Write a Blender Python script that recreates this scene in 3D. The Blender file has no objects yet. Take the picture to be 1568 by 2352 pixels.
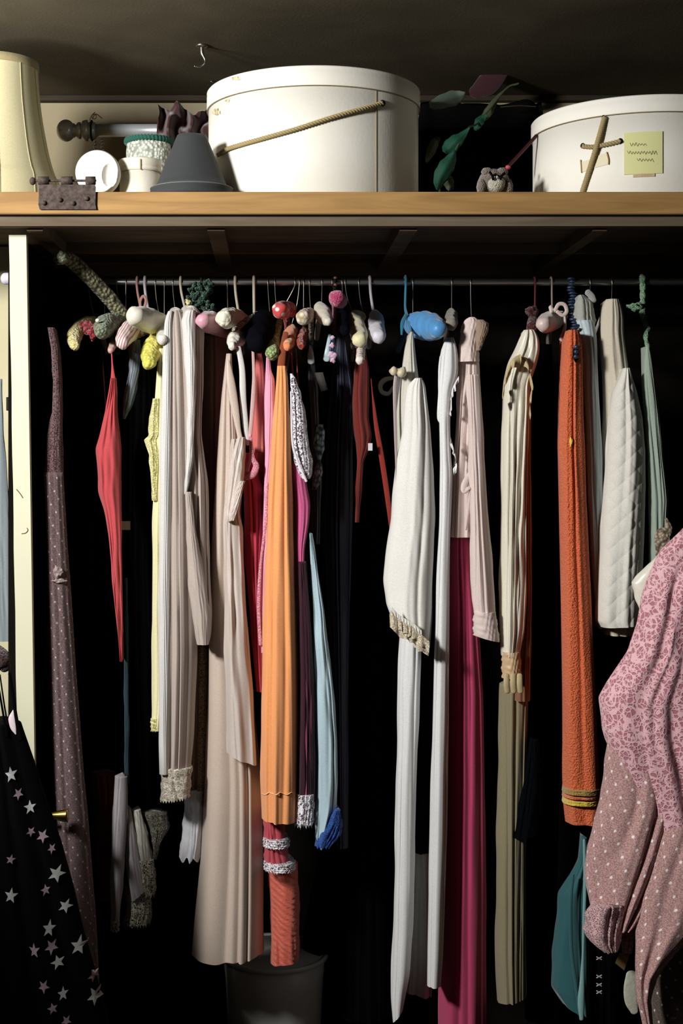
import bpy, math, random
import numpy as np
from mathutils import Vector
random.seed(7)
C = bpy.context.scene.collection
PI = math.pi
# ------------------------------------------------------------------ camera, light, exposure
F, PX, PY, EYE = 3267.0, 620.0, 1050.0, 1.38
cd = bpy.data.cameras.new('camera'); cam = bpy.data.objects.new('camera', cd); C.objects.link(cam)
cd.sensor_fit = 'HORIZONTAL'; cd.sensor_width = 24; cd.lens = 24*F/1568
cd.shift_x = (784-PX)/1568; cd.shift_y = (PY-1176)/1568
cam.location = (0, 0, EYE); cam.rotation_euler = (PI/2, 0, 0); cd.clip_start = .05
bpy.context.scene.camera = cam
w = bpy.data.worlds.new('world'); bpy.context.scene.world = w; w.use_nodes = True
w.node_tree.nodes['Background'].inputs[0].default_value = (.55, .6, .7, 1)
w.node_tree.nodes['Background'].inputs[1].default_value = .012
def area(name, loc, aim, size, power, col, sizey=None, spread=180):
    l = bpy.data.lights.new(name, 'AREA'); l.energy = power; l.color = col
    l.shape = 'RECTANGLE'; l.size = size; l.size_y = sizey or size; l.spread = math.radians(spread)
    o = bpy.data.objects.new(name, l); C.objects.link(o); o.location = loc
    o.rotation_euler = (Vector(aim)-Vector(loc)).to_track_quat('-Z', 'Y').to_euler(); return o
area('window_daylight', (-1.3, 1.2, 2.08), (.2, 2.85, 1.15), 0.26, 42, (1, .985, .96), .28, 140)
area('ceiling_fill', (-1.0, 2.15, 1.92), (-.84, 2.37, 2.226), .2, 6.5, (1, .95, .86), None, 120)  # added fill for the left of the ceiling, no lamp stands there
vs = bpy.context.scene.view_settings
vs.view_transform = 'Standard'; vs.look = 'None'; vs.gamma = 1; vs.use_curve_mapping = False; vs.exposure = 0.0

# ------------------------------------------------------------------ helpers
def P(px, py, d): return np.array(((px-PX)/F*d, d, EYE+(PY-py)/F*d))
def hexc(h):
    h = h.lstrip('#'); v = [int(h[i:i+2], 16)/255 for i in (0, 2, 4)]
    return tuple((c/12.92 if c <= .04045 else ((c+.055)/1.055)**2.4) for c in v)+(1,)
def tag(o, label=None, cat=None, group=None, kind=None):
    for k, v in (('label', label), ('category', cat), ('group', group), ('kind', kind)):
        if v: o[k] = v
    return o
def mesh(name, V, Fc, mat, parent=None, origin=None, smooth=True, uv=None):
    V = np.asarray(V, float)
    if parent is not None: org = np.array(parent['_o'])
    else:
        org = np.array(origin) if origin is not None else np.array(((V[:, 0].min()+V[:, 0].max())/2, (V[:, 1].min()+V[:, 1].max())/2, V[:, 2].min()))
    me = bpy.data.meshes.new(name); me.from_pydata((V-org).tolist(), [], [tuple(f) for f in Fc])
    me.polygons.foreach_set('use_smooth', [smooth]*len(me.polygons))
    if uv is not None:
        l = me.uv_layers.new(name='UVMap'); idx = np.empty(len(me.loops), np.int32); me.loops.foreach_get('vertex_index', idx)
        l.data.foreach_set('uv', np.asarray(uv, np.float32)[idx].ravel())
    if mat: me.materials.append(mat)
    me.update(); o = bpy.data.objects.new(name, me); C.objects.link(o)
    if parent is not None: o.parent = parent
    else: o.location = org
    ORG[o.name] = org; return o
ORG = {}
class Par:      # a parent with its world origin at hand
    pass
def sub(name, V, Fc, mat, par, **k):
    o = mesh(name, V, Fc, mat, None, origin=ORG[par.name] if not par.parent else ORG[par.name], **k)
    o.parent = par; o.location = (0, 0, 0); return o
def empty(name, loc, label, cat, group=None):
    o = bpy.data.objects.new(name, None); C.objects.link(o); o.location = loc; o.empty_display_size = .02
    ORG[o.name] = np.array(loc, float); return tag(o, label, cat, group)
def put(name, V, Fc, mat, par=None, **k):
    return sub(name, V, Fc, mat, par, **k) if par is not None else mesh(name, V, Fc, mat, **k)
def boxm(x0, x1, y0, y1, z0, z1, b=0):
    bm_v = []; s = [(x0, x1), (y0, y1), (z0, z1)]
    if b <= 0:
        V = [(s[0][i], s[1][j], s[2][k]) for i in (0, 1) for j in (0, 1) for k in (0, 1)]
        return V, [(0, 1, 3, 2), (4, 6, 7, 5), (0, 4, 5, 1), (2, 3, 7, 6), (0, 2, 6, 4), (1, 5, 7, 3)]
    import bmesh
    bm = bmesh.new(); vs_ = [bm.verts.new((s[0][i], s[1][j], s[2][k])) for i in (0, 1) for j in (0, 1) for k in (0, 1)]
    for f in [(0, 1, 3, 2), (4, 6, 7, 5), (0, 4, 5, 1), (2, 3, 7, 6), (0, 2, 6, 4), (1, 5, 7, 3)]: bm.faces.new([vs_[i] for i in f])
    bmesh.ops.bevel(bm, geom=list(bm.edges), offset=b, segments=2, affect='EDGES', profile=.6)
    bmesh.ops.recalc_face_normals(bm, faces=bm.faces)
    bm.verts.ensure_lookup_table(); V = [tuple(v.co) for v in bm.verts]; Fc = [[v.index for v in f.verts] for f in bm.faces]; bm.free()
    return V, Fc
def join(*ms):
    V = []; Fc = []
    for v, f in ms:
        n = len(V); V += [tuple(a) for a in v]; Fc += [tuple(i+n for i in a) for a in f]
    return V, Fc
def spl(pts, n):
    pts = np.asarray(pts, float); m = len(pts)
    if m == 2:
        t = np.linspace(0, 1, n)[:, None]; return pts[0]*(1-t)+pts[1]*t
    P0 = np.vstack([2*pts[0]-pts[1], pts, 2*pts[-1]-pts[-2]]); out = []
    for u in np.linspace(0, m-1-1e-9, n):
        i = int(u); t = u-i; a, b, c, d = P0[i:i+4]
        out.append(.5*((2*b)+(-a+c)*t+(2*a-5*b+4*c-d)*t*t+(-a+3*b-3*c+d)*t**3))
    return np.array(out)
def tubem(path, rad, n=40, seg=14, cap=True, flat=1.0, up=None, spline=True, bumpf=None):
    """tube along path (world pts) with radii; rounded ends; flat<1 squashes it along its second axis"""
    path = np.asarray(path, float); rad = np.ones(len(path))*rad if np.isscalar(rad) else np.asarray(rad, float)
    A = spl(np.column_stack([path, rad]), n) if spline else np.column_stack([path, rad]); p, r = A[:, :3], np.maximum(A[:, 3], 1e-5)
    n = len(p); T = np.gradient(p, axis=0); T /= np.linalg.norm(T, axis=1)[:, None]+1e-12
    u = np.array(up if up is not None else (0, 1, 0), float)
    if abs(u@T[0]) > .95: u = np.array((1., 0, 0))
    rings = []; rr = []
    if cap:
        for k in range(5):
            a = PI/2*(1-k/5); rings.append((p[0]-T[0]*r[0]*math.sin(a)*.85, T[0], max(r[0]*math.cos(a), 1e-5)))
    for i in range(n): rings.append((p[i], T[i], r[i]))
    if cap:
        for k in range(1, 6):
            a = PI/2*k/5; rings.append((p[-1]+T[-1]*r[-1]*math.sin(a)*.85, T[-1], max(r[-1]*math.cos(a), 1e-5)))
    V = []; UV = []; L = 0; last = rings[0][0]
    for c, t, rad_ in rings:
        L += np.linalg.norm(c-last); last = c
        a1 = u-t*(u@t); a1 /= np.linalg.norm(a1)+1e-12; u = a1; a2 = np.cross(t, a1)
        for k in range(seg):
            th = 2*PI*k/seg; q = rad_*(1+(bumpf(L, th) if bumpf else 0))
            V.append(c+a2*math.cos(th)*q+a1*math.sin(th)*q*flat); UV.append((th/(2*PI)*.1, L))
    m = len(rings); Fc = [(i*seg+k, i*seg+(k+1) % seg, (i+1)*seg+(k+1) % seg, (i+1)*seg+k) for i in range(m-1) for k in range(seg)]
    Fc.append(tuple(range(seg))[::-1]); Fc.append(tuple((m-1)*seg+k for k in range(seg)))
    return V, Fc
def lathem(cx, cy, prof, seg=64, ovx=1, ovy=1):
    V = []; Fc = []; m = len(prof)
    for r, z in prof:
        for k in range(seg):
            a = 2*PI*k/seg; V.append((cx+r*math.cos(a)*ovx, cy+r*math.sin(a)*ovy, z))
    for i in range(m-1):
        for k in range(seg): Fc.append((i*seg+k, i*seg+(k+1) % seg, (i+1)*seg+(k+1) % seg, (i+1)*seg+k))
    Fc.append(tuple(range(seg))[::-1]); Fc.append(tuple((m-1)*seg+k for k in range(seg)))
    return V, Fc
def blobm(c, rx, ry, rz, n=24, noise=.06, seed=0, squash=None):
    rs = np.random.RandomState(seed); ph = rs.rand(6)*6.28; V = []; Fc = []
    for i in range(n+1):
        t = PI*i/n
        for k in range(n*2):
            a = 2*PI*k/(n*2); x, y, z = math.sin(t)*math.cos(a), math.sin(t)*math.sin(a), math.cos(t)
            q = 1+noise*(math.sin(3*x+ph[0])*math.sin(4*z+ph[1])+.6*math.sin(7*x+5*z+ph[2])+.5*math.sin(9*z-6*y+ph[3]))
            V.append((c[0]+rx*x*q, c[1]+ry*y*q, c[2]+rz*z*q))
    m = n*2
    for i in range(n):
        for k in range(m): Fc.append((i*m+k, (i+1)*m+k, (i+1)*m+(k+1) % m, i*m+(k+1) % m))
    return V, Fc

# ------------------------------------------------------------------ materials
MC = {}
def mat(name, col, rough=.85, kind=None, sheen=0.15, bump=.25, scale=900, metal=0, alpha=1, col2=None, spec=.25, trans=0, wr=.35):
    if name in MC: return MC[name]
    m = bpy.data.materials.new(name); m.use_nodes = True; nt = m.node_tree; N = nt.nodes; L = nt.links; b = N['Principled BSDF']; MC[name] = m
    c = hexc(col); b.inputs['Base Color'].default_value = c; b.inputs['Roughness'].default_value = rough; b.inputs['Metallic'].default_value = metal
    dk_ = max(c[:3]) < .03
    b.inputs['Specular IOR Level'].default_value = .03 if dk_ and metal == 0 and spec < .5 else spec; b.inputs['Sheen Weight'].default_value = 0 if dk_ else sheen; b.inputs['Alpha'].default_value = alpha
    tc = N.new('ShaderNodeTexCoord'); obj = tc.outputs['Object']; uv = tc.outputs['UV']
    def noise(s, det=4, vec=obj, dist=0):
        n = N.new('ShaderNodeTexNoise'); n.inputs['Scale'].default_value = s; n.inputs['Detail'].default_value = det; n.inputs['Distortion'].default_value = dist; L.new(vec, n.inputs['Vector']); return n.outputs['Fac']
    def vor(s, vec=obj, f='F1'):
        n = N.new('ShaderNodeTexVoronoi'); n.feature = f; n.inputs['Scale'].default_value = s; L.new(vec, n.inputs['Vector']); return n.outputs['Distance']
    def mth(op, a, b_=None, c_=None):
        n = N.new('ShaderNodeMath'); n.operation = op
        for i, v in enumerate((a, b_, c_)):
            if v is None: continue
            if isinstance(v, (int, float)): n.inputs[i].default_value = v
            else: L.new(v, n.inputs[i])
        return n.outputs[0]
    def ramp(f, stops):
        n = N.new('ShaderNodeValToRGB'); L.new(f, n.inputs[0]); e = n.color_ramp.elements
        while len(e) < len(stops): e.new(.5)
        for i, (p, v) in enumerate(stops): e[i].position = p; e[i].color = v if isinstance(v, tuple) else (v, v, v, 1)
        return n.outputs[0]
    def mix(f, a, b_):
        n = N.new('ShaderNodeMix'); n.data_type = 'RGBA'; L.new(f, n.inputs[0])
        for i, v in ((6, a), (7, b_)):
            if isinstance(v, tuple): n.inputs[i].default_value = v
            else: L.new(v, n.inputs[i])
        return n.outputs[2]
    def setbump(h, st, dist=.002):
        n = N.new('ShaderNodeBump'); n.inputs['Strength'].default_value = st; n.inputs['Distance'].default_value = dist; L.new(h, n.inputs['Height']); L.new(n.outputs[0], b.inputs['Normal'])
    sep = N.new('ShaderNodeSeparateXYZ'); L.new(uv, sep.inputs[0]); U, Vv = sep.outputs[0], sep.outputs[1]
    c2 = hexc(col2) if col2 else tuple(x*.6 for x in c[:3])+(1,)
    if kind is None:        # woven cloth: fine weave, soft wrinkles
        mp = N.new('ShaderNodeMapping'); mp.inputs['Scale'].default_value = (1, 1, .13); L.new(obj, mp.inputs[0]); h = mth('ADD', mth('MULTIPLY', noise(scale, 2), .12), mth('MULTIPLY', noise(70, 3, mp.outputs[0]), wr)); setbump(h, bump, .004)
        L.new(mix(ramp(noise(1100, 2), [(.36, 0.), (.64, 1.)]), mix(ramp(noise(9, 3), [(.3, 0.), (.75, 1.)]), c, tuple(x*.9 for x in c[:3])+(1,)), tuple(x*.74 for x in c[:3])+(1,)), b.inputs['Base Color'])
    elif kind in ('lace', 'lacedense'):
        s = scale if scale != 900 else 120
        n = N.new('ShaderNodeVectorMath'); n.operation = 'ADD'; nz = N.new('ShaderNodeTexNoise'); nz.inputs['Scale'].default_value = 60; L.new(obj, nz.inputs['Vector'])
        sc = N.new('ShaderNodeVectorMath'); sc.operation = 'SCALE'; sc.inputs[3].default_value = .012; L.new(nz.outputs['Color'], sc.inputs[0]); L.new(obj, n.inputs[0]); L.new(sc.outputs[0], n.inputs[1])
        v1 = vor(s, n.outputs[0]); v2 = vor(s*3.1, n.outputs[0], 'DISTANCE_TO_EDGE')
        ring = mth('SINE', mth('MULTIPLY', v1, 16)); thread = ramp(v2, [(.06, 1.), (.16, 0.)])
        solid = mth('MAXIMUM', ramp(ring, [(.35, 0.), (.6, 1.)]), thread)
        L.new(mix(solid, c2, c), b.inputs['Base Color']); setbump(solid, .7, .0015)
        L.new(mth('MAXIMUM', solid, .86 if kind == 'lacedense' else alpha if alpha < 1 else .35), b.inputs['Alpha'])
    elif kind in ('knit', 'crochet'):
        s = scale if scale != 900 else 170
        v = vor(s); L.new(mix(ramp(v, [(.25, 0.), (.75, 1.)]), c, c2), b.inputs['Base Color']); setbump(mth('SUBTRACT', 1, v), .9, .004 if kind == 'knit' else .006)
    elif kind == 'terry':
        h = mth('ADD', noise(520, 3), mth('MULTIPLY', vor(260), .8)); setbump(h, .9, .004)
        L.new(mix(ramp(noise(300, 3), [(.35, 0.), (.65, 1.)]), c, c2), b.inputs['Base Color'])
    elif kind == 'stripe':
        f = ramp(mth('SINE', mth('MULTIPLY', mth('ADD', mth('MULTIPLY', sx(obj, N, L, 0), 1), mth('MULTIPLY', sx(obj, N, L, 2), -.28)), 1150)), [(.4, 0.), (.6, 1.)])
        L.new(mix(f, c, c2), b.inputs['Base Color']); setbump(noise(600), .3)
    elif kind == 'dots':    # sheer net with small woven dots on the diagonal
        k = scale if scale != 900 else 1/.030
        a = mth('FRACT', mth('MULTIPLY', mth('ADD', U, mth('MULTIPLY', Vv, .55)), k)); q = mth('FRACT', mth('MULTIPLY', mth('SUBTRACT', Vv, mth('MULTIPLY', U, .7)), k))
        d = mth('ADD', mth('POWER', mth('SUBTRACT', a, .5), 2), mth('POWER', mth('SUBTRACT', q, .5), 2))
        dot = ramp(d, [(.006, 1.), (.014, 0.)])
        ln = ramp(mth('ABSOLUTE', mth('SUBTRACT', a, .5)), [(.0, .16), (.05, 0.)])
        L.new(mix(mth('MAXIMUM', dot, ln), mix(ramp(noise(420, 2), [(.4, 0.), (.6, 1.)]), c, tuple(x*.55 for x in c[:3])+(1,)), c2), b.inputs['Base Color'])
        L.new(mth('MAXIMUM', dot, alpha), b.inputs['Alpha']); setbump(noise(500), .4)
    elif kind == 'crinkle':
        n = N.new('ShaderNodeTexWave'); n.inputs['Scale'].default_value = 30; n.inputs['Distortion'].default_value = 4.5; n.inputs['Detail'].default_value = 3; n.inputs['Detail Scale'].default_value = 1.5; n.inputs['Detail Roughness'].default_value = .6
        mp = N.new('ShaderNodeMapping'); mp.inputs['Rotation'].default_value = (0, .95, 0); L.new(obj, mp.inputs[0]); L.new(mp.outputs[0], n.inputs['Vector']); setbump(n.outputs['Fac'], .6, .0022)
    elif kind == 'print':   # small flower print
        f = ramp(vor(scale), [(.25, 1.), (.42, 0.)]); L.new(mix(f, c, c2), b.inputs['Base Color']); setbump(noise(400), .3)
    elif kind == 'wood':
        mp = N.new('ShaderNodeMapping'); mp.inputs['Scale'].default_value = (1.2, 8, 14); L.new(obj, mp.inputs[0])
        f = noise(3, 6, mp.outputs[0], 1.2); L.new(mix(ramp(f, [(.3, 0.), (.7, 1.)]), c, c2), b.inputs['Base Color']); setbump(noise(180, 4, mp.outputs[0]), .25, .001)
    elif kind == 'paint':
        f = noise(5, 6, obj, .6); L.new(mix(ramp(f, [(.35, 0.), (.75, 1.)]), c, c2), b.inputs['Base Color']); setbump(noise(160, 4), bump, .001)
    elif kind == 'scuff':   # painted wood with a few chips and rust marks
        f = ramp(noise(22, 8, obj, 1.5), [(.73, 0.), (.76, 1.)]); L.new(mix(f, c, c2), b.inputs['Base Color']); setbump(noise(40, 5), .15, .001)
    elif kind == 'rust':
        f = noise(140, 8); L.new(mix(ramp(f, [(.35, 0.), (.65, 1.)]), c, c2), b.inputs['Base Color']); setbump(f, .8, .001)
    elif kind == 'plain':
        setbump(noise(scale, 3), bump, .001)
    elif kind == 'metal': pass
    if trans:
        tr = N.new('ShaderNodeBsdfTranslucent'); tr.inputs[0].default_value = c; mx = N.new('ShaderNodeMixShader'); mx.inputs[0].default_value = trans
        L.new(b.outputs[0], mx.inputs[1]); L.new(tr.outputs[0], mx.inputs[2]); L.new(mx.outputs[0], N['Material Output'].inputs[0])
    return m
def sx(obj, N, L, i):
    s = N.new('ShaderNodeSeparateXYZ'); L.new(obj, s.inputs[0]); return s.outputs[i]

# ------------------------------------------------------------------ garment loft
class Surf: pass
def loft(name, rows, d, m, par=None, T=.16, folds=3.2, amp=.012, seed=0, hem=0, hemw=0, hemn=3, sharp=.75, drift=.5, nf=64, nb=18, nv=110,
         smooth=2.2, grow=.45, jag=0, quilt=0, wr=.0009, dcurve=None, back=.45, df=.5, dead=0):
    """closed cloth tube. rows: (py, xl, xr) in pixels at depth d; folds run down its front"""
    T = max(.03, T*.5); rs = np.random.RandomState(seed+11); R = np.array(sorted(rows), float)
    py = np.linspace(R[0, 0], R[-1, 0], nv); xl = np.interp(py, R[:, 0], R[:, 1]); xr = np.interp(py, R[:, 0], R[:, 2])
    k = max(1, int(smooth)); ker = np.hanning(2*k+3); ker /= ker.sum()
    def sm(a):
        pad = len(ker)//2; lo = 2*a[0]-a[pad:0:-1]; hi = 2*a[-1]-a[-2:-pad-2:-1]; return np.convolve(np.concatenate([lo, a, hi]), ker, 'valid')
    xl, xr = sm(xl), sm(xr); v = np.linspace(0, 1, nv)
    dz = d+(np.interp(py, [q[0] for q in dcurve], [q[1] for q in dcurve]) if dcurve else 0*py)
    s = d/F; X0 = (xl-PX)*s; X1 = (xr-PX)*s; Wd = np.maximum(X1-X0, .0015); cx = (X0+X1)/2; Z = EYE+(PY-py)*s
    a = np.linspace(0, PI, nf); b_ = np.linspace(0, PI, nb+2)[1:-1]
    ph = rs.rand(8)*6.28; Df = np.minimum(Wd*df, .075)
    ucoord = -np.cos(a)
    V = np.zeros((nv, nf+nb, 3)); UV = np.zeros((nv, nf+nb, 2))
    A = amp*(grow+(1-grow)*v**.7)*np.minimum(1, Wd/.05)
    env = np.sin(a)**.55
    pa = ph[0]+drift*np.sin(v*2.6+ph[1])+.12*drift*np.sin(v*8+ph[2])
    # each fold keeps to its own line; a second, finer set fades in lower down
    uu = ucoord[None, :]+.22*np.sin(ucoord[None, :]*2.3+ph[3]+1.2*v[:, None])+.10*np.sin(ucoord[None, :]*5.1+ph[6]-2*v[:, None])
    each = .35+.65*(.5+.5*np.sin(ucoord[None, :]*(1.3*folds)+ph[7]+2.2*v[:, None]*np.sin(ph[1])))
    fr = (np.sqrt(np.sin(PI*folds/2*uu+pa[:, None])**2+.035)-.187)**sharp
    f2 = np.sqrt(np.sin(PI*folds*.93*uu+1.7*pa[:, None]+ph[4])**2+.05)-.22
    g2 = .5+.5*np.sin(v*5+ph[5])
    y = dz[:, None]+Df[:, None]*(1-np.sin(a)[None, :]) - env[None, :]*(A[:, None]*fr*each*1.15+.35*A[:, None]*g2[:, None]*f2)+A[:, None]*.5
    w1 = np.sin(v[:, None]*17+5*uu+ph[6])*np.sin(v[:, None]*7-7*uu+ph[7])+.4*np.sin(v[:, None]*31-9*uu+ph[2])*np.sin(v[:, None]*5+ph[0])
    y += env[None, :]*wr*w1
    x = cx[:, None]+Wd[:, None]/2*ucoord[None, :]
    x[:, 1:-1] += (.10*A[:, None]*np.cos(PI*folds*uu+2*pa[:, None])*np.sin(a)[None, :])[:, 1:-1]
    x[:, :6] += (.0011*np.sin(v*17+ph[1])+.0004*np.sin(v*41+ph[3]))[:, None]
    x[:, -6:] += (.0011*np.sin(v*13+ph[2])+.0004*np.sin(v*37+ph[5]))[:, None]
    if quilt:
        uq = x*quilt; zq = (Z[:, None]+0*x)*quilt
        y -= .0017*np.sqrt(np.abs(np.sin(uq+zq)*np.sin(uq-zq)))*env[None, :]
    z = Z[:, None]+0*x
    hv = np.clip((v-.75)/.25, 0, 1)**1.5
    off = hem*ucoord*s*-.5+hemw*s*np.sin(hemn*PI*ucoord+ph[5])
    if jag: off = off+jag*s*(np.abs(np.sin(PI*ucoord*max(2, Wd[-1]/.011)))-.4)
    z += hv[:, None]*off[None, :]
    V[:, :nf, 0] = x; V[:, :nf, 1] = y; V[:, :nf, 2] = z
    xb = cx[:, None]+Wd[:, None]/2*np.cos(b_)[None, :]*(1-(1-back)*np.sin(b_)[None, :]); yb = (dz+Df)[:, None]+A[:, None]*.5+T*np.sin(b_)[None, :]
    V[:, nf:, 0] = xb; V[:, nf:, 1] = yb; V[:, nf:, 2] = Z[:, None]+hv[:, None]*(hem*-.5*s*np.cos(b_))[None, :]
    arc = np.concatenate([[0], np.cumsum(np.abs(np.diff(a)))])*Wd[:, None]/2
    UV[:, :nf, 0] = arc-arc[:, -1:]/2; UV[:, nf:, 0] = arc[:, -1:]+b_[None, :]*T/2; UV[:, :, 1] = Z[:, None]
    n = nf+nb; W_ = V.reshape(-1, 3)
    Fc = [(i*n+j, (i+1)*n+j, (i+1)*n+(j+1) % n, i*n+(j+1) % n) for i in range(nv-1) for j in range(n)]
    Fc.append(tuple(range(n)))
    o = put(name, W_, Fc, m, par, uv=UV.reshape(-1, 2), **({} if par is not None else {'origin': (cx[0], d+Df[0]+T*.4, Z[0])}))
    S = Surf(); S.o = o; S.V = V; S.nf = nf; S.d = d
    def ysurf(px, py_):
        X, Zt = (px-PX)*s, EYE+(PY-py_)*s; i = int(np.clip(np.argmin(np.abs(V[:, nf//2, 2]-Zt)), 0, nv-1)); return float(np.interp(X, V[i, :nf, 0], V[i, :nf, 1]))
    S.y = ysurf; return S
def garment(name, label, cat, rows, d, m, **k):
    S = loft(name, rows, d, m, **k); tag(S.o, label, cat, 'garments on the rail'); return S
def lace_strip(rows, d, m, par, jag=5, name='lace_trim', **k):
    kw = dict(T=.19, folds=4, amp=.006, nv=26, smooth=1, grow=1, jag=jag, wr=.001); kw.update(k)
    return loft(name, rows, d, m, par=par, **kw)
def ribbon(name, pts, m, par=None, flat=.3, d=2.8, n=40, lab=None, cat=None, grp=None):
    """pts: (px, py, half width px[, depth])"""
    pa = []; ra = []
    for q in pts:
        dd = q[3] if len(q) > 3 else d; pa.append(P(q[0], q[1], dd)); ra.append(q[2]/F*dd)
    V, Fc = tubem(pa, ra, n=n, seg=10, flat=flat); o = put(name, V, Fc, m, par)
    if lab: tag(o, lab, cat, grp)
    return o

# ------------------------------------------------------------------ the setting
RZ = EYE+.369; SZ = EYE+.4948; CZ = 2.226
M_wall = mat('plaster_beige', '#a39880', .9, 'paint', 0, .3, col2='#8e8468')
M_ceil = mat('ceiling_paint', '#665f51', .95, 'paint', 0, .4, col2='#575145', spec=.02)
M_dark = mat('closet_shade_paint', '#15120f', .95, 'paint', 0, .3, col2='#0f0d0b', spec=.02)  # near black colour puts the closet's inner shade into its walls
M_cream = mat('cream_gloss_paint', '#d3d1b6', .6, 'scuff', 0, .2, col2='#a08a58', spec=.25)
def struct(name, m3, m, par=None, lab=None):
    o = put(name, m3[0], m3[1], m, par, smooth=False); tag(o, lab, None, None, 'structure' if par is None else None); return o
struct('floor', boxm(-3, 3, -1.5, 3.6, -.05, 0), mat('floor_boards', '#3a2d22', .7, 'wood', 0, col2='#2a2019'))
struct('ceiling', boxm(-3, 3, .9, 3.6, CZ, CZ+.05), M_ceil, lab='low painted ceiling above the shelf')
struct('wall_back', boxm(-3, 3, 3.35, 3.42, SZ-.05, CZ), M_wall, lab='beige wall seen above the shelf')
struct('wall_back_lower', boxm(-.56, 3, 3.35, 3.42, 0, SZ-.05), M_dark, lab='back of the closet behind the clothes, its shade put into the dark colour')
bpy.data.objects['wall_back_lower'].name = 'wall_back.001'
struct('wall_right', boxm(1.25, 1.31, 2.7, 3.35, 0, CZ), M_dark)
struct('wall_left', boxm(-3, -.53, 3.04, 3.1, 0, SZ-.045), mat('cream_wall', '#d6cfae', .8, 'paint', 0, .2, col2='#c9bf98'), lab='cream wall left of the closet')
struct('trim_1', boxm(-3, 3, 3.325, 3.35, CZ-.012, CZ), mat('trim_wood', '#3b3226', .8, 'wood', 0, col2='#2c2519'), lab='thin dark strip where ceiling meets wall')
# closet door seen edge-on
V, Fc = boxm(-.5, -.459, 2.72, 3.04, 0, EYE+.43, .002)
V = [(x+(.42*max(0, (EYE+.43-z))*.13), y, z) for x, y, z in V]
a0, a1 = P(20, 530, 2.72), P(78, 1740, 2.72)
def post():
    z0, z1 = 0, EYE+.425; V = []; n = 30
    for i in range(n+1):
        z = z1+(z0-z1)*i/n; py = PY-(z-EYE)*F/2.72; t = (py-530)/1210
        xl = (20+20*t-PX)/F*2.72+.0006*math.sin(i*1.7); xr = (60+19*t-PX)/F*2.72
        V += [(xl, 2.72, z), (xr, 2.72, z), (xr-.001, 2.745, z), (xl+.001, 2.745, z)]
    Fc = [(i*4+k, i*4+(k+1) % 4, i*4+4+(k+1) % 4, i*4+4+k) for i in range(n) for k in range(4)]+[(0, 1, 2, 3), (n*4+3, n*4+2, n*4+1, n*4)]
    return V, Fc
struct('wall_left_shade', boxm(-.505, -.481, 2.745, 3.35, 0, EYE+.425), M_dark)  # dark panel, the shade beside the upright put into its colour
bpy.data.objects['wall_left_shade'].name = 'wall_left.001'
door = struct('door_1', post(), M_cream, lab='cream painted closet upright seen edge on, with scuffs')
M_brass = mat('brass', '#c9b060', .28, 'metal', 0, metal=1)
kn = tubem([P(76, 1874, 2.78), P(112, 1874, 2.74)], .004, 6, 12); struct('knob_stem', kn, mat('dark_metal', '#1a1815', .5, 'metal', 0, metal=.6), door)
kn = tubem([P(112, 1874, 2.72), P(120, 1873, 2.72), P(135, 1873, 2.72), P(156, 1873, 2.72)], [.0035, .006, .0095, .0135], 16, 24, cap=False); struct('door_knob', kn, M_brass, door, 'small flared brass knob')
for o in [bpy.data.objects['door_knob']]: o.data.polygons.foreach_set('use_smooth', [True]*len(o.data.polygons))
wk = tubem([P(13, 640, 2.86), P(22, 640, 2.86)], [.012, .012], 6, 20); o = put('door_stop', *wk, mat('lilac_plastic', '#cfc9da', .5, 'plain', 0)); tag(o, 'small pale round knob behind the upright, left', 'knob')
# marks on the upright
o = put('scratch', *join(tubem([P(38, 1124, 2.7195), P(47, 1135, 2.7195), P(52, 1143, 2.7195)], .0009, 8, 6), tubem([P(62, 1213, 2.7195), P(64, 1218, 2.7195), P(59, 1224, 2.7195), P(50, 1226, 2.7195)], .0008, 10, 6)), mat('scratch_brown', '#7a6436', .9, 'plain', 0), door)

# shelf with its battens and joists
M_shelf = mat('shelf_wood', '#b08a55', .62, 'wood', 0, col2='#8c6a3e')
M_under = mat('joist_and_underside_shade', '#75695a', .9, 'wood', 0, col2='#5f5446', spec=.05)  # joists' own wood; on the thin underside sheet it stands in for shade
shelf = empty('shelf', (0, 3.0, SZ-.042), 'long wooden shelf board above the hanging clothes, worn front edge', 'shelf')
for nm, bx, mm in (('board', boxm(-2.2, 1.25, 2.65, 3.345, SZ-.042, SZ, .003), M_shelf), ('underside_shade', boxm(-2.2, 1.25, 2.652, 3.344, SZ-.0424, SZ-.042), M_under), ('front_batten', boxm(-2.2, 1.25, 2.665, 2.69, EYE+.433, SZ-.0426), M_under),
                   ('rear_batten', boxm(-.44, 1.25, 3.0, 3.02, EYE+.431, SZ-.0426), M_under), ('wall_batten', boxm(-.44, 1.25, 3.3, 3.345, EYE+.42, SZ-.0426), M_under)):
    put(nm, *bx, mm, shelf, smooth=False)
for x0, x1 in ((-.1185, -.086), (.245, .278), (.611, .637), (-.46, -.43)):
    put('joist', *boxm(x0, x1, 2.691, 3.299, EYE+.428, SZ-.0426), M_under, shelf, smooth=False)
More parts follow.
